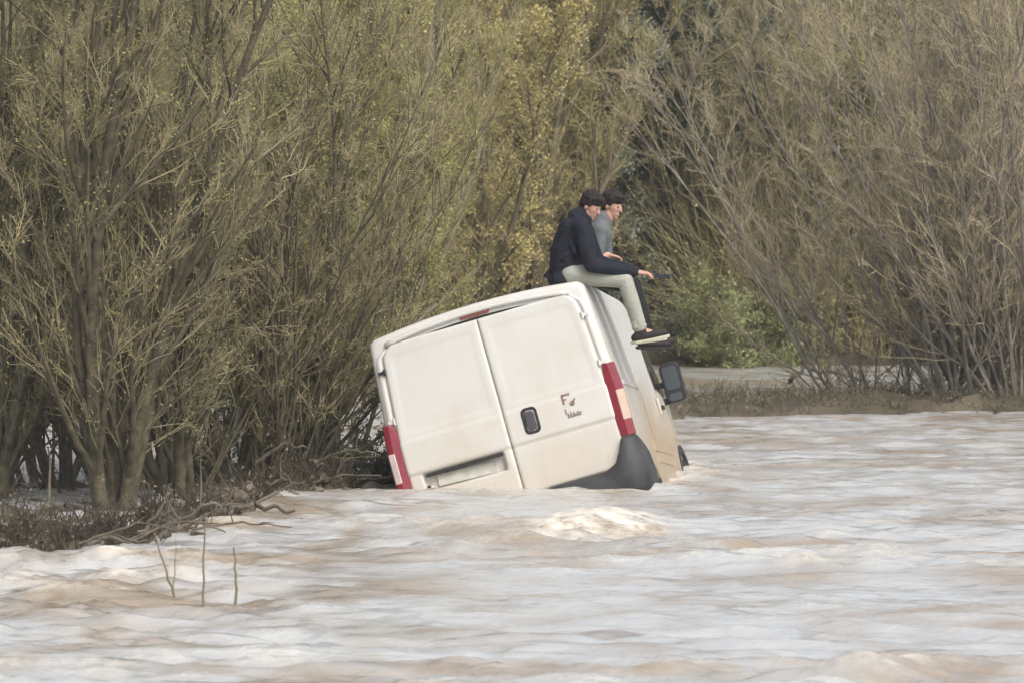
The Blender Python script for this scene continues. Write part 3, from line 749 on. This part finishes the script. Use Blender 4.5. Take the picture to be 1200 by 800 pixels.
door_l = rear_door(-1); door_r = rear_door(1)
door_l['label'] = 'left rear door with number plate recess'; door_r['label'] = 'right rear door with dark handle and badge'


def part_box(name, c, s, mat, parent=None, bevel=0.008, rot=None):
    bm = bmesh.new(); add_box(bm, Vector(c), s, rot); return bm_obj(name, bm, M[mat], parent or VAN, smooth=False, bevel=bevel)


# door handle: a rounded dish with a grip
bm = bmesh.new()
def rrect(bm, cx, cz, w, h, r, y, n=6):
    vs = []
    for qx, qz, a0 in ((1, 1, 0), (-1, 1, 90), (-1, -1, 180), (1, -1, 270)):
        for k in range(n + 1):
            a = R(a0 + 90 * k / n); vs.append(bm.verts.new((cx + qx * (w / 2 - r) + r * math.cos(a), y, cz + qz * (h / 2 - r) + r * math.sin(a))))
    return vs
def loft(bm, rs, cap0=True, cap1=True):
    for a, c in zip(rs[:-1], rs[1:]):
        n = len(a)
        for k in range(n): bm.faces.new((a[k], a[(k + 1) % n], c[(k + 1) % n], c[k]))
    if cap0: bm.faces.new(rs[0][::-1])
    if cap1: bm.faces.new(rs[-1])
    bmesh.ops.recalc_face_normals(bm, faces=bm.faces)
hx, hz = 0.225, 1.12
loft(bm, [rrect(bm, hx, hz, .145, .235, .045, -.018), rrect(bm, hx, hz, .145, .235, .045, -.034), rrect(bm, hx, hz, .135, .225, .042, -.039), rrect(bm, hx, hz, .11, .20, .034, -.039), rrect(bm, hx, hz, .10, .19, .03, -.030)])
hd = bm_obj('door_handle', bm, M['black_plastic'], door_r, smooth=False)
bm = bmesh.new(); loft(bm, [rrect(bm, hx, hz, .085, .165, .03, -.029), rrect(bm, hx, hz, .085, .165, .03, -.042), rrect(bm, hx, hz, .07, .15, .025, -.047)])
bm_obj('grip', bm, M['handle_plastic'], door_r, smooth=False)
# badge: a corner stroke, a round mark and a worn line of small letters
bm = bmesh.new(); yb = -.031
for c, s in [((.545, 1.215), (.016, .085)), ((.578, 1.252), (.075, .016)), ((.562, 1.212), (.03, .013)),
             ((.560, 1.072), (.012, .030)), ((.583, 1.067), (.020, .012)), ((.583, 1.084), (.008, .030)), ((.607, 1.073), (.012, .030)), ((.626, 1.067), (.018, .012)), ((.648, 1.073), (.012, .030)), ((.668, 1.071), (.020, .011)),
             ((.610, 1.053), (.125, .008)), ((.545, 1.105), (.010, .045))]:
    add_box(bm, Vector((c[0], yb, c[1])), (s[0], .008, s[1]))
badge = bm_obj('badge', bm, M['badge'], door_r)
bm = bmesh.new(); add_cyl(bm, (.618, -.027, 1.165), (.618, -.036, 1.165), .024, .020, 16); add_box(bm, Vector((.640, -.032, 1.188)), (.03, .008, .014), Matrix.Rotation(R(-40), 3, 'Y'))
bm_obj('badge_emblem', bm, M['badge'], door_r)
# number plate, its lamp strip and the loose screw cap
part_box('number_plate', (-.455, .040, .832), (.52, .012, .105), 'plate', door_l, .003, Matrix.Rotation(R(2.5), 3, 'Y'))
part_box('plate_lamp_strip', (-.45, .006, .905), (.70, .05, .022), 'black_plastic', door_l, .004)
bm = bmesh.new(); add_cyl(bm, (-.775, .03, .80), (-.775, .0, .80), .02, .014, 14); bm_obj('screw_cap', bm, M['clear_lens'], door_l, True)
part_box('bump_stop', (-.80, .02, .803), (.03, .03, .035), 'black_plastic', door_l, .004)
# high brake light
bm = bmesh.new(); loft(bm, [rrect(bm, -.005, 2.165, .27, .062, .02, .03), rrect(bm, -.005, 2.165, .27, .062, .02, -.012), rrect(bm, -.005, 2.165, .25, .046, .016, -.018)])
bm_obj('brake_light', bm, M['brake_lens'], VAN)
# roof lip above the doors
bm = bmesh.new(); rs = []
for x in np.linspace(-.84, .84, 25):
    zt = 2.25 - .075 * (abs(x) / .84) ** 2
    rs.append([bm.verts.new((x, yy, zt + zz)) for yy, zz in ((.02, -.035), (-.012, -.045), (-.030, -.062), (-.026, -.088), (.02, -.088))])
loft(bm, rs); bm_obj('roof_lip', bm, M['paint'], VAN, smooth=True)
# rain gutters / corner posts
for s in (-1, 1):
    bm = bmesh.new(); rs = []
    for z in np.linspace(.8, 2.08, 20):
        w = halfw(z) - .050 - .09 * max(0, (z - 1.98) / .1) ** 2
        rs.append([bm.verts.new((s * (w + dx), dy, z)) for dx, dy in ((-.042, .02), (-.040, -.004), (-.018, -.012), (.012, -.004), (.024, .02))])
    loft(bm, rs); bm_obj('corner_post', bm, M['paint'], VAN, smooth=True)
# tail lights wrap the corners
for s in (-1, 1):
    def lamp(name, z0, z1, mat, parent=None, grow=0.0, cut=None):
        bm = bmesh.new(); rs = []
        for z in np.linspace(z0, z1, 10):
            w = halfw(z); k = np.interp(z, [.76, .9, 1.3, 1.42], [.9, 1, 1, .72])
            ol = [(-.12 * k, .03), (-.115 * k, -.020), (-.04, -.034), (.010, -.022), (.022, .02), (.020, .085 * k), (.0, .09 * k)]
            if cut: ol = [(max(a, cut[0]), b_) for a, b_ in ol]
            rs.append([bm.verts.new((s * (w + a + (grow if a > 0 else 0)), b_ - (grow if b_ < 0 else 0), z)) for a, b_ in ol])
        loft(bm, rs); return bm_obj(name, bm, M[mat], parent or VAN, smooth=False, bevel=.006)
    tl = lamp('tail_light', .76, 1.42, 'red_lens')
    lamp('reversing_lens', .90, 1.17, 'clear_lens' if s < 0 else 'amber_lens', tl, .004, (-.055,))
# hinges, dark and rusty
for s in (-1, 1):
    for z in (1.88, 1.44, .70):
        bm = bmesh.new(); add_box(bm, Vector((s * (halfw(z) - .075), -.018, z)), (.06, .016, .030)); add_cyl(bm, (s * (halfw(z) - .10), -.030, z - .03), (s * (halfw(z) - .10), -.030, z + .03), .010)
        bm_obj('hinge', bm, M['black_plastic'] if z > 1.8 and s < 0 else M['paint'], VAN)
# rear bumper: low step in the middle, corners rising to the lights and running to the wheel arch
bm = bmesh.new(); rs = []
for t in np.linspace(-1, 1, 61):
    a = abs(t); s = math.copysign(1, t)
    # plan position along the bumper
    if a < .62: x = a / .62 * .93; y = -.085
    elif a < .78: f = (a - .62) / .16; x = .93 + .15 * math.sin(f * math.pi / 2); y = -.085 + .12 * (1 - math.cos(f * math.pi / 2))
    else: f = (a - .78) / .22; x = 1.08; y = .035 + f * .50
    top = float(np.interp(a, [0, .50, .575, .64, .80, .9, 1], [.50, .505, .56, .765, .76, .72, .66]))
    nx_, ny_ = (0, -1) if a < .62 else ((math.sin((a - .62) / .16 * math.pi / 2), -math.cos((a - .62) / .16 * math.pi / 2)) if a < .78 else (1, 0))
    ring = []
    for off, z in ((0.0, .26), (0.03, .30), (0.04, .44), (0.022, top - .05), (0.0, top - .008), (-.025, top), (-.10, top), (-.10, .26)):
        ring.append(bm.verts.new((s * (x + nx_ * off), y + ny_ * off, z)))
    rs.append(ring)
loft(bm, rs); bm_obj('rear_bumper', bm, M['grey_plastic'], VAN, smooth=True)
# wheels and arches
for wy_ in (1.0, 4.0):
    for s in (-1, 1):
        bm = bmesh.new(); n = 28
        for k in range(n):
            a0 = R(-8 + 196 * k / n); a1 = R(-8 + 196 * (k + 1) / n)
            q = []
            for a, rr in ((a0, .37), (a1, .37), (a1, .445), (a0, .445)):
                q.append((wy_ + rr * math.cos(a), .36 + rr * math.sin(a)))
            v0 = [bm.verts.new((s * 1.05, y, z)) for y, z in q]; v1 = [bm.verts.new((s * .985, y, z)) for y, z in q]
            loft(bm, [v0, v1])
        bm_obj('wheel_arch', bm, M['grey_plastic'], VAN)
        w = empty('wheel', (s * .94, wy_, .345)); w.parent = VAN
        bm = bmesh.new(); rs = []
        for xx, rr in ((-.10, .22), (-.11, .30), (-.085, .340), (0, .348), (.085, .340), (.115, .30), (.105, .21)):
            rs.append([bm.verts.new((xx * s, rr * math.cos(2 * math.pi * k / 32), rr * math.sin(2 * math.pi * k / 32))) for k in range(32)])
        loft(bm, rs); bm_obj('tyre', bm, M['rubber'], w, smooth=True)
        bm = bmesh.new(); rs = []
        for xx, rr in ((.06, .215), (.108, .205), (.10, .175), (.07, .16), (.085, .09), (.11, .06), (.112, .02)):
            rs.append([bm.verts.new((xx * s, rr * math.cos(2 * math.pi * k / 32), rr * math.sin(2 * math.pi * k / 32))) for k in range(32)])
        loft(bm, rs); bm_obj('rim', bm, M['rim'], w, smooth=True)


# side panels: sheets that follow the flank
def flank(name, s, poly, off, mat, parent=VAN, th=.012):
    """poly: list of (y, z) outline; set proud of the body side by off"""
    bm = bmesh.new()
    def P(y, z, o): return (s * (halfw(z, prof(y)[1]) + o), y, z)
    a = [bm.verts.new(P(y, z, off)) for y, z in poly]; c = [bm.verts.new(P(y, z, off - th)) for y, z in poly]
    loft(bm, [a, c]); return bm_obj(name, bm, M[mat], parent, smooth=False)


def strip(y0, z0, y1, z1, n=8):
    return [(y0 + (y1 - y0) * k / n, z0 + (z1 - z0) * k / n) for k in range(n + 1)]


for s in (-1, 1):
    cd = flank('cab_door', s, [(2.95, .55)] + strip(2.95, .6, 2.95, 2.02) + [(3.25, 2.02), (3.42, 1.93)] + strip(3.55, 1.80, 4.02, 1.42, 4) + [(4.05, 1.2), (4.02, .85), (3.62, .85), (3.50, .55)], .006, 'paint')
    flank('window', s, [(3.03, 1.30)] + strip(3.03, 1.34, 3.03, 1.94) + [(3.23, 1.94)] + strip(3.34, 1.88, 3.92, 1.44, 4) + [(3.92, 1.26), (3.5, 1.28)], .010, 'glass', cd)
    part_box('handle', (s * (halfw(1.1) + .018), 3.08, 1.12), (.025, .16, .04), 'black_plastic', cd, .008)
    flank('side_moulding', s, strip(1.5, .66, 2.9, .66, 4) + strip(2.9, .76, 1.5, .76, 4), .010, 'paint', th=.02)
    # mirrors
    mi = empty('mirror', (s * .97, 3.80, 1.23)); mi.parent = VAN
    bm = bmesh.new(); add_box(bm, Vector((s * .07, 0, -.02)), (.16, .08, .06)); add_box(bm, Vector((s * .07, 0, .14)), (.16, .07, .05)); bm_obj('arm', bm, M['black_plastic'], mi, bevel=.01)
    bm = bmesh.new(); cx = s * .195; rs = []
    for yy, k in ((-.075, .93), (-.06, 1.0), (0, 1.0), (.06, .86), (.09, .6)):
        rs.append(rrect(bm, cx, .14, (.19 * k), .38 * k, .06 * k, yy))
    loft(bm, rs); bm_obj('housing', bm, M['black_plastic'], mi, smooth=False, bevel=.006)
    bm = bmesh.new(); loft(bm, [rrect(bm, cx, .18, .14, .22, .03, -.070), rrect(bm, cx, .18, .14, .22, .03, -.081)]); bm_obj('mirror_glass', bm, M['mirror_glass'], mi)
    bm = bmesh.new(); loft(bm, [rrect(bm, cx, .0, .12, .07, .02, -.070), rrect(bm, cx, .0, .12, .07, .02, -.081)]); bm_obj('mirror_glass', bm, M['mirror_glass'], mi)
    # headlights
    bm = bmesh.new(); rs = []
    for y, z0, z1, w in ((4.42, 1.00, 1.22, .99), (4.60, .88, 1.10, .965), (4.78, .80, .98, .915), (4.88, .76, .88, .84)):
        rs.append([bm.verts.new((s * (w + .012), y, z0)), bm.verts.new((s * (w - .02), y + .03, z1)), bm.verts.new((s * (w - .22), y + .04, z1)), bm.verts.new((s * (w - .2), y, z0))])
    loft(bm, rs); bm_obj('headlight', bm, M['clear_lens'], VAN, bevel=.015)
# sliding door on the right flank, with its rail and handle
sdr = flank('sliding_door', 1, [(1.62, .56)] + strip(1.62, .6, 1.62, 2.0) + strip(2.90, 2.0, 2.90, .56), .006, 'paint')
part_box('handle', (halfw(1.1) + .018, 2.78, 1.12), (.025, .05, .16), 'paint', sdr, .008)
flank('door_rail', 1, strip(.35, 1.235, 1.55, 1.235, 3) + strip(1.55, 1.27, .35, 1.27, 3), .010, 'paint')
# windscreen, grille, front bumper
bm = bmesh.new(); rs = []
for y in np.linspace(3.40, 4.20, 8):
    H_, W_ = prof(y); z0 = H_ + .010; ww = halfw(H_ - .17, W_) - .12
    rs.append([bm.verts.new((x * ww, y + .006, z0 - .07 * (x * ww / halfw(H_ - .17, W_)) ** 2)) for x in np.linspace(-1, 1, 13)])
for a, c in zip(rs[:-1], rs[1:]):
    for k in range(12): bm.faces.new((a[k], a[k + 1], c[k + 1], c[k]))
ws = bm_obj('windscreen', bm, M['glass'], VAN, smooth=True); sm = ws.modifiers.new('t', 'SOLIDIFY'); sm.thickness = .01
for s in (-1, 1):
    bm = bmesh.new(); add_box(bm, Vector((s * .3, 4.15, 1.52)), (.5, .02, .02), Matrix.Rotation(R(s * 12), 3, 'Y')); bm_obj('wiper', bm, M['black_plastic'], ws)
part_box('grille', (0, 4.93, .74), (.7, .05, .12), 'black_plastic', None, .02)
bm = bmesh.new(); rs = []
for x in np.linspace(-1, 1, 25):
    y = 5.02 - .18 * x * x - .25 * max(0, abs(x) - .8) * 5 * max(0, abs(x) - .8)
    rs.append([bm.verts.new((x * 1.0, y + dy, z)) for dy, z in ((0, .25), (.04, .32), (.04, .5), (0, .64), (-.15, .66), (-.2, .25))])
loft(bm, rs); bm_obj('front_bumper', bm, M['grey_plastic'], VAN, smooth=True)

# ------------------------------------------------------------------ people
M['navy'] = mat_noise('navy_jacket', two((0.012, 0.014, 0.024), .6), 9, 0.85, 5, 0.5, 35)
M['grey_top'] = mat_noise('grey_top', two((0.15, 0.16, 0.165), .8), 9, 0.9, 5, 0.5, 35)
M['sage'] = mat_noise('grey_green_trousers', two((0.35, 0.355, 0.30), .85), 7, 0.9, 5, 0.5, 25)
M['black_cloth'] = mat_noise('black_trousers', two((0.016, 0.016, 0.018)), 8, 0.9, 5, 0.4, 30)
M['skin'] = mat_noise('skin', two((0.52, 0.30, 0.22), .9), 10, 0.55)
M['hair'] = mat_noise('hair', two((0.026, 0.015, 0.014), .4), 30, 0.6, 4, 0.8, 90, stretch=(1, 1, .3))
M['shoe'] = mat_noise('shoe', two((0.03, 0.024, 0.022)), 9, 0.7)
M['sole'] = mat_noise('sole', two((0.50, 0.48, 0.36), .85), 9, 0.7)
M['phone'] = mat_noise('phone_black', two((0.015, 0.015, 0.018)), 5, 0.25)


_b = bmesh.new(); bmesh.ops.create_icosphere(_b, subdivisions=2, radius=1); _b.verts.index_update()
ICO_V = np.array([tuple(v.co) for v in _b.verts]); ICO_F = np.array([[v.index for v in f.verts] for f in _b.faces]); _b.free()


def blob_obj(name, chains, blobs, mat, parent, voxel=.011, smooth=6):
    """chains: [(points, radii)] swept with overlapping spheres, blobs: [(centre, (rx, ry, rz), rotation)];
    fused into one continuous skin"""
    mats_ = []
    for pts, rad in chains:
        pts = [Vector(p) for p in pts]
        for i in range(len(pts) - 1):
            d = (pts[i + 1] - pts[i]).length; n = max(2, int(d / (0.35 * min(rad[i], rad[i + 1])) + 1))
            for k in range(n + 1):
                f = k / n; r = rad[i] + (rad[i + 1] - rad[i]) * f
                mats_.append(Matrix.Translation(pts[i].lerp(pts[i + 1], f)) @ Matrix.Diagonal((r, r, r, 1)))
    for c, s, rot in blobs:
        mats_.append(Matrix.Translation(Vector(c)) @ (rot.to_4x4() if rot is not None else Matrix.Identity(4)) @ Matrix.Diagonal((*s, 1)))
    A = np.array([[list(q) for q in m_] for m_ in mats_])
    Vs = np.einsum('nij,kj->nki', A[:, :3, :3], ICO_V) + A[:, None, :3, 3]
    Ts = ICO_F[None] + (np.arange(len(A)) * len(ICO_V))[:, None, None]
    me = np_mesh(name, Vs.reshape(-1, 3), None, Ts.reshape(-1, 3))
    o = link(name, me, mat, parent)
    r = o.modifiers.new('r', 'REMESH'); r.mode = 'VOXEL'; r.voxel_size = voxel; r.use_smooth_shade = True
    s_ = o.modifiers.new('s', 'SMOOTH'); s_.factor = 0.5; s_.iterations = smooth
    dg = bpy.context.evaluated_depsgraph_get(); new = bpy.data.meshes.new_from_object(o.evaluated_get(dg))
    o.modifiers.clear(); o.data = new
    if len(new.materials) == 0: new.materials.append(mat)
    for p in new.polygons: p.use_smooth = True
    return o


RY = lambda a: Matrix.Rotation(R(a), 3, 'Y')
RZ = lambda a: Matrix.Rotation(R(a), 3, 'Z')


def hand_chains(wrist, fwd, side, up, curl=0.5, sgn=1):
    """palm + five fingers of unequal length; returns chains in world space"""
    f = Vector(fwd).normalized(); u = Vector(up).normalized(); s = Vector(side).normalized()
    w = Vector(wrist); ch = []
    for k, (o, l) in enumerate(((-.030, .072), (-.010, .082), (.010, .078), (.030, .060))):
        kn = w + f * .095 + s * o
        ch.append(([w + f * .015 + s * o * .6, kn], [.016, .0125]))
        p1 = kn + (f * math.cos(curl * .6) - u * math.sin(curl * .6)) * l * .45
        p2 = p1 + (f * math.cos(curl * 1.6) - u * math.sin(curl * 1.6)) * l * .32
        p3 = p2 + (f * math.cos(curl * 2.4) - u * math.sin(curl * 2.4)) * l * .25
        ch.append(([kn, p1, p2, p3], [.0098, .0088, .0080, .0070]))
    th = w + f * .03 - s * sgn * .026
    t1 = th + (f * .7 - s * sgn * .55 - u * .2).normalized() * .042
    t2 = t1 + (f * .95 - s * sgn * .1 - u * .3).normalized() * .032
    ch.append(([th, t1, t2], [.013, .0105, .009]))
    return ch


def person(label, Y, J, mats, spec):
    """J: joints as photo pixels of the profile plus sideways offset (towards -Y = camera)."""
    def P(k, dy=None):
        px, py, d = J[k]; p = at(px, py, Y); p.y += d if dy is None else dy; return p
    hipc = P('pelvis')
    root = empty('person', tuple(hipc)); tag(root, label, 'person', None)
    inv = Vector(hipc)
    rel = lambda v: Vector(v) - inv
    def ch(lst): return [([rel(p) for p in pts], rad) for pts, rad in lst]
    def bl(lst): return [(rel(c), s, r) for c, s, r in lst]
    hc = P('head'); nk = P('neck'); cs = P('chest'); md = P('mid'); pv = P('pelvis')
    face_az = spec['face']                     # heading of the face, degrees from +X towards the camera (-Y)
    fdir = Vector((math.cos(R(face_az)), -math.sin(R(face_az)), -spec.get('nod', .25))).normalized()
    fs = Vector((0, 0, 1)).cross(fdir).normalized(); fu = fdir.cross(fs).normalized()
    rotF = Matrix((fdir, fs, fu)).transposed()
    # ---- body: head, neck, arms, hands, trunk and legs as one skin
    C = [([nk, hc - fu * .05], [.056, .054]), ([cs, md, pv], [.10, .10, .11])]
    B = [(hc + fu * .02 - fdir * .012, (.094, .074, .098), rotF), (hc - fu * .055 + fdir * .030, (.058, .052, .062), rotF),
         (hc + fdir * .096 - fu * .022, (.018, .011, .015), rotF), (hc + fdir * .090 - fu * .004, (.012, .008, .022), rotF),
         (hc + fdir * .076 - fu * .066, (.016, .024, .009), rotF), (hc + fdir * .068 - fu * .096, (.022, .022, .018), rotF),
         (hc + fdir * .028 - fu * .015, (.062, .063, .062), rotF)]
    for e in (-1, 1): B.append((hc - fdir * .008 + fs * e * .077 - fu * .018, (.020, .010, .032), rotF))
    for sd_, e in (('n', -1), ('f', 1)):
        sh, el, wr = P('shoulder_' + sd_), P('elbow_' + sd_), P('wrist_' + sd_)
        C.append(([sh, el, wr], [.050, .040, .027]))
        fw = (P('finger_' + sd_) - wr).normalized()
        up_ = Vector((0, 0, 1)) if spec.get('palm') != 'in' else Vector((0, e, 0))
        sdv = fw.cross(up_).normalized(); up2 = sdv.cross(fw)
        C += hand_chains(wr, fw, sdv, up2, spec.get('curl', .55), -e)
        hp, kn, an, to = P('hip_' + sd_), P('knee_' + sd_), P('ankle_' + sd_), P('toe_' + sd_)
        C.append(([hp, kn, an], [.075, .052, .036])); fd = (to - an); fd.y = 0; fd.normalize(); C.append(([an, an + fd * .13 + Vector((fd.z, 0, -fd.x)) * .05], [.034, .024]))
    bd = blob_obj('body', ch(C), bl(B), M[mats['skin']], root, .0075, 3)
    for e in (-1, 1):
        bm = bmesh.new(); bmesh.ops.create_uvsphere(bm, u_segments=12, v_segments=8, radius=.0075, matrix=Matrix.Translation(rel(hc + fdir * .075 + fs * e * .031 + fu * .006)))
        bm_obj('eye', bm, M['hair'], bd, True)
    bm = bmesh.new(); add_box(bm, rel(hc + fdir * .090 - fu * .066), (.008, .038, .006), rotF); bm_obj('mouth', bm, M['lip'], bd, bevel=.002)
    # ---- hair
    HB = [(hc + fu * .048 - fdir * .022, (.104, .086, .080), rotF), (hc + fu * .0 - fdir * .055, (.062, .080, .090), rotF), (hc + fu * .090 + fdir * .035, (.062, .066, .030), rotF), (hc + fu * .062 + fdir * .062, (.030, .054, .028), rotF)]
    for e in (-1, 1): HB.append((hc + fs * e * .070 - fdir * .022 + fu * .022, (.050, .020, .050), rotF))
    rgH = random.Random(int(Y * 100))
    for _ in range(70):
        a = rgH.uniform(0, 6.28); el_ = rgH.uniform(.1, 1.4)
        d = Vector((math.cos(a) * math.cos(el_), math.sin(a) * math.cos(el_), math.sin(el_)))
        if d.x > .45 and d.z < .6: continue
        HB.append((hc + fu * .035 - fdir * .018 + rotF @ Vector((d.x * .098, d.y * .08, d.z * .092)), (rgH.uniform(.012, .026), rgH.uniform(.012, .024), rgH.uniform(.010, .022)), None))
    blob_obj('hair', [], bl(HB), M['hair'], root, .009, 1)
    # ---- top
    C = [([nk + Vector((-.02, 0, .012)), cs], [.078, .105])]
    B = []
    sw = spec['half']
    for a, b2, n in ((pv, md, 5), (md, cs, 5)):
        for k in range(n + 1):
            f = k / n; c = a.lerp(b2, f); B.append((c, (spec['depth'], sw * (.86 + .14 * f if a is md else .84), .10), RY(spec.get('lean', 15))))
    for sd_ in 'nf':
        sh, el, wr = P('shoulder_' + sd_), P('elbow_' + sd_), P('wrist_' + sd_)
        if mats.get('sleeve', 1) >= 1: C.append(([sh, el, wr.lerp(el, .03)], [.086, .072, .05]))
        else: C.append(([sh, sh.lerp(el, .75)], [.074, .06]))
        C.append(([cs + Vector((0, 0, .01)), sh], [.095, .078]))
    if spec.get('hood'):
        B.append((nk + Vector((-.065, 0, -.005)), (.075, .10, .055), RY(35)))
        C.append(([nk + Vector((-.03, -.05, .02)), nk + Vector((.055, -.04, -.03)), nk + Vector((.055, .04, -.03)), nk + Vector((-.03, .05, .02))], [.034, .028, .028, .034]))
    # hem bunched on the seat
    C.append(([pv + Vector((-.06, -sw * .6, -.09)), pv + Vector((-.08, 0, -.09)), pv + Vector((-.06, sw * .6, -.09))], [.075, .085, .075]))
    # creases
    rgC = random.Random(7)
    for _ in range(16):
        f = rgC.random(); c = pv.lerp(cs, f); a = rgC.uniform(1.2, 5.1)
        p = c + Vector((spec['depth'] * math.cos(a) * .94, sw * .9 * math.sin(a), rgC.uniform(-.03, .03)))
        C.append(([p, p + Vector((rgC.uniform(-.05, .05), rgC.uniform(-.05, .05), rgC.uniform(-.09, -.03)))], [.014, .020]))
    blob_obj('jacket' if spec.get('hood') else 'shirt', ch(C), bl(B), M[mats['top']], root, .010, 10)
    # ---- trousers
    C = []
    for sd_ in 'nf':
        hp, kn, an = P('hip_' + sd_), P('knee_' + sd_), P('ankle_' + sd_)
        C.append(([hp, hp.lerp(kn, .5), kn, kn.lerp(an, .4), an + (kn - an) * .06], [.098, .088, .073, .070, .055]))
        for f, r in ((.18, .018), (.3, .014), (.85, .016), (.93, .018)):
            c = kn.lerp(an, f); C.append(([c + Vector((-.05, -.035, 0)), c + Vector((.045, -.03, .02))], [r, r * .8]))
    B = [(pv + Vector((0, 0, -.045)), (.13, .17, .095), None)]
    blob_obj('trousers', ch(C), bl(B), M[mats['legs']], root, .010, 4)
    # ---- shoes
    for sd_ in 'nf':
        an, to = P('ankle_' + sd_), P('toe_' + sd_)
        d = (to - an); d.y = 0; d.normalize(); dn = Vector((d.z, 0, -d.x))     # along the foot, and down
        hl = an - d * .045 + dn * .05
        sh = blob_obj('shoe', ch([([an + dn * .0, an + dn * .03], [.050, .048]), ([hl, hl + d * .13, hl + d * .24], [.040, .044, .032])]), [], M[mats['shoe']], root, .009, 3)
        bm = bmesh.new(); rs = []
        for k in range(13):
            f = k / 12; w = .036 + .012 * math.sin(f * 3.0) - (.022 if f in (0, 1) else 0); c = hl + d * (-.045 + .325 * f) + dn * (.030 - .012 * f * f)
            rs.append([bm.verts.new(rel(c + Vector((0, q * w, 0)) + dn * h)) for q, h in ((-1, 0), (1, 0), (1, .026), (-1, .026))])
        loft(bm, rs); bm_obj('sole', bm, M[mats['sole']], sh, smooth=False, bevel=.004)
    return root, P


M['lip'] = mat_noise('lip', two((0.36, 0.15, 0.12), .9), 10, 0.5)
J1 = dict(head=(693, 241, 0), neck=(683, 253, 0), chest=(675, 268, 0), mid=(666, 294, 0), pelvis=(664, 316, 0),
          shoulder_n=(681, 265, -.19), elbow_n=(693, 310, -.25), wrist_n=(744, 319, -.10), finger_n=(770, 322, -.04),
          shoulder_f=(683, 265, .19), elbow_f=(700, 308, .24), wrist_f=(746, 318, .06), finger_f=(770, 322, .01),
          hip_n=(668, 321, -.10), knee_n=(732, 328, -.13), ankle_n=(752, 387, -.12), toe_n=(782, 382, -.14),
          hip_f=(668, 321, .10), knee_f=(733, 328, .12), ankle_f=(750, 389, .10), toe_f=(780, 386, .12))
P1Y = 60.42
p1, P1 = person('person in a navy hooded jacket and grey-green trousers holding a phone on the van roof', P1Y, J1,
                dict(skin='skin', top='navy', legs='sage', shoe='shoe', sole='sole'), dict(face=24, nod=.62, half=.205, depth=.165, lean=14, hood=True, curl=.45))
J2 = dict(head=(718, 240, 0), neck=(710, 258, 0), chest=(702, 274, 0), mid=(694, 296, 0), pelvis=(690, 318, 0),
          shoulder_n=(703, 270, -.17), elbow_n=(699, 305, -.20), wrist_n=(712, 298, -.16), finger_n=(730, 303, -.1),
          shoulder_f=(708, 270, .17), elbow_f=(712, 306, .20), wrist_f=(722, 309, .0), finger_f=(738, 312, -.04),
          hip_n=(692, 323, -.09), knee_n=(739, 334, -.10), ankle_n=(757, 395, -.1), toe_n=(785, 396, -.1),
          hip_f=(692, 323, .09), knee_f=(742, 334, .10), ankle_f=(761, 394, .1), toe_f=(788, 393, .1))
p2, P2 = person('person in a grey top and black trousers sitting behind the navy jacket', 61.05, J2,
                dict(skin='skin', top='grey_top', legs='black_cloth', shoe='shoe', sole='shoe', sleeve=.7), dict(face=30, nod=.40, half=.185, depth=.125, lean=14, curl=.6))
# the phone in the hands
bm = bmesh.new(); pc = at(776, 324, P1Y - .03)
add_box(bm, Vector((0, 0, 0)), (.145, .07, .009)); ph = bm_obj('phone', bm, M['phone'], None, bevel=.004)
ph.location = pc; ph.rotation_euler = (R(25), R(2), 0)
tag(ph, 'black phone held in both hands by the seated person', 'phone')

# ------------------------------------------------------------------ damp air
bm = bmesh.new(); add_box(bm, Vector((0, 600, 6.0)), (1240, 1840, 17.0))
hz_ = bm_obj('haze', bm, None); tag(hz_, 'thin damp haze hanging over the flooded river', 'haze', kind='stuff')
m = bpy.data.materials.new('damp_air'); m.use_nodes = True; nt = m.node_tree; nt.nodes.clear()
vo = nt.nodes.new('ShaderNodeVolumePrincipled'); vo.inputs['Color'].default_value = (0.90, 0.93, 0.93, 1); vo.inputs['Density'].default_value = 0.0005; vo.inputs['Anisotropy'].default_value = 0.2
om = nt.nodes.new('ShaderNodeOutputMaterial'); nt.links.new(vo.outputs[0], om.inputs['Volume'])
hz_.data.materials.append(m)
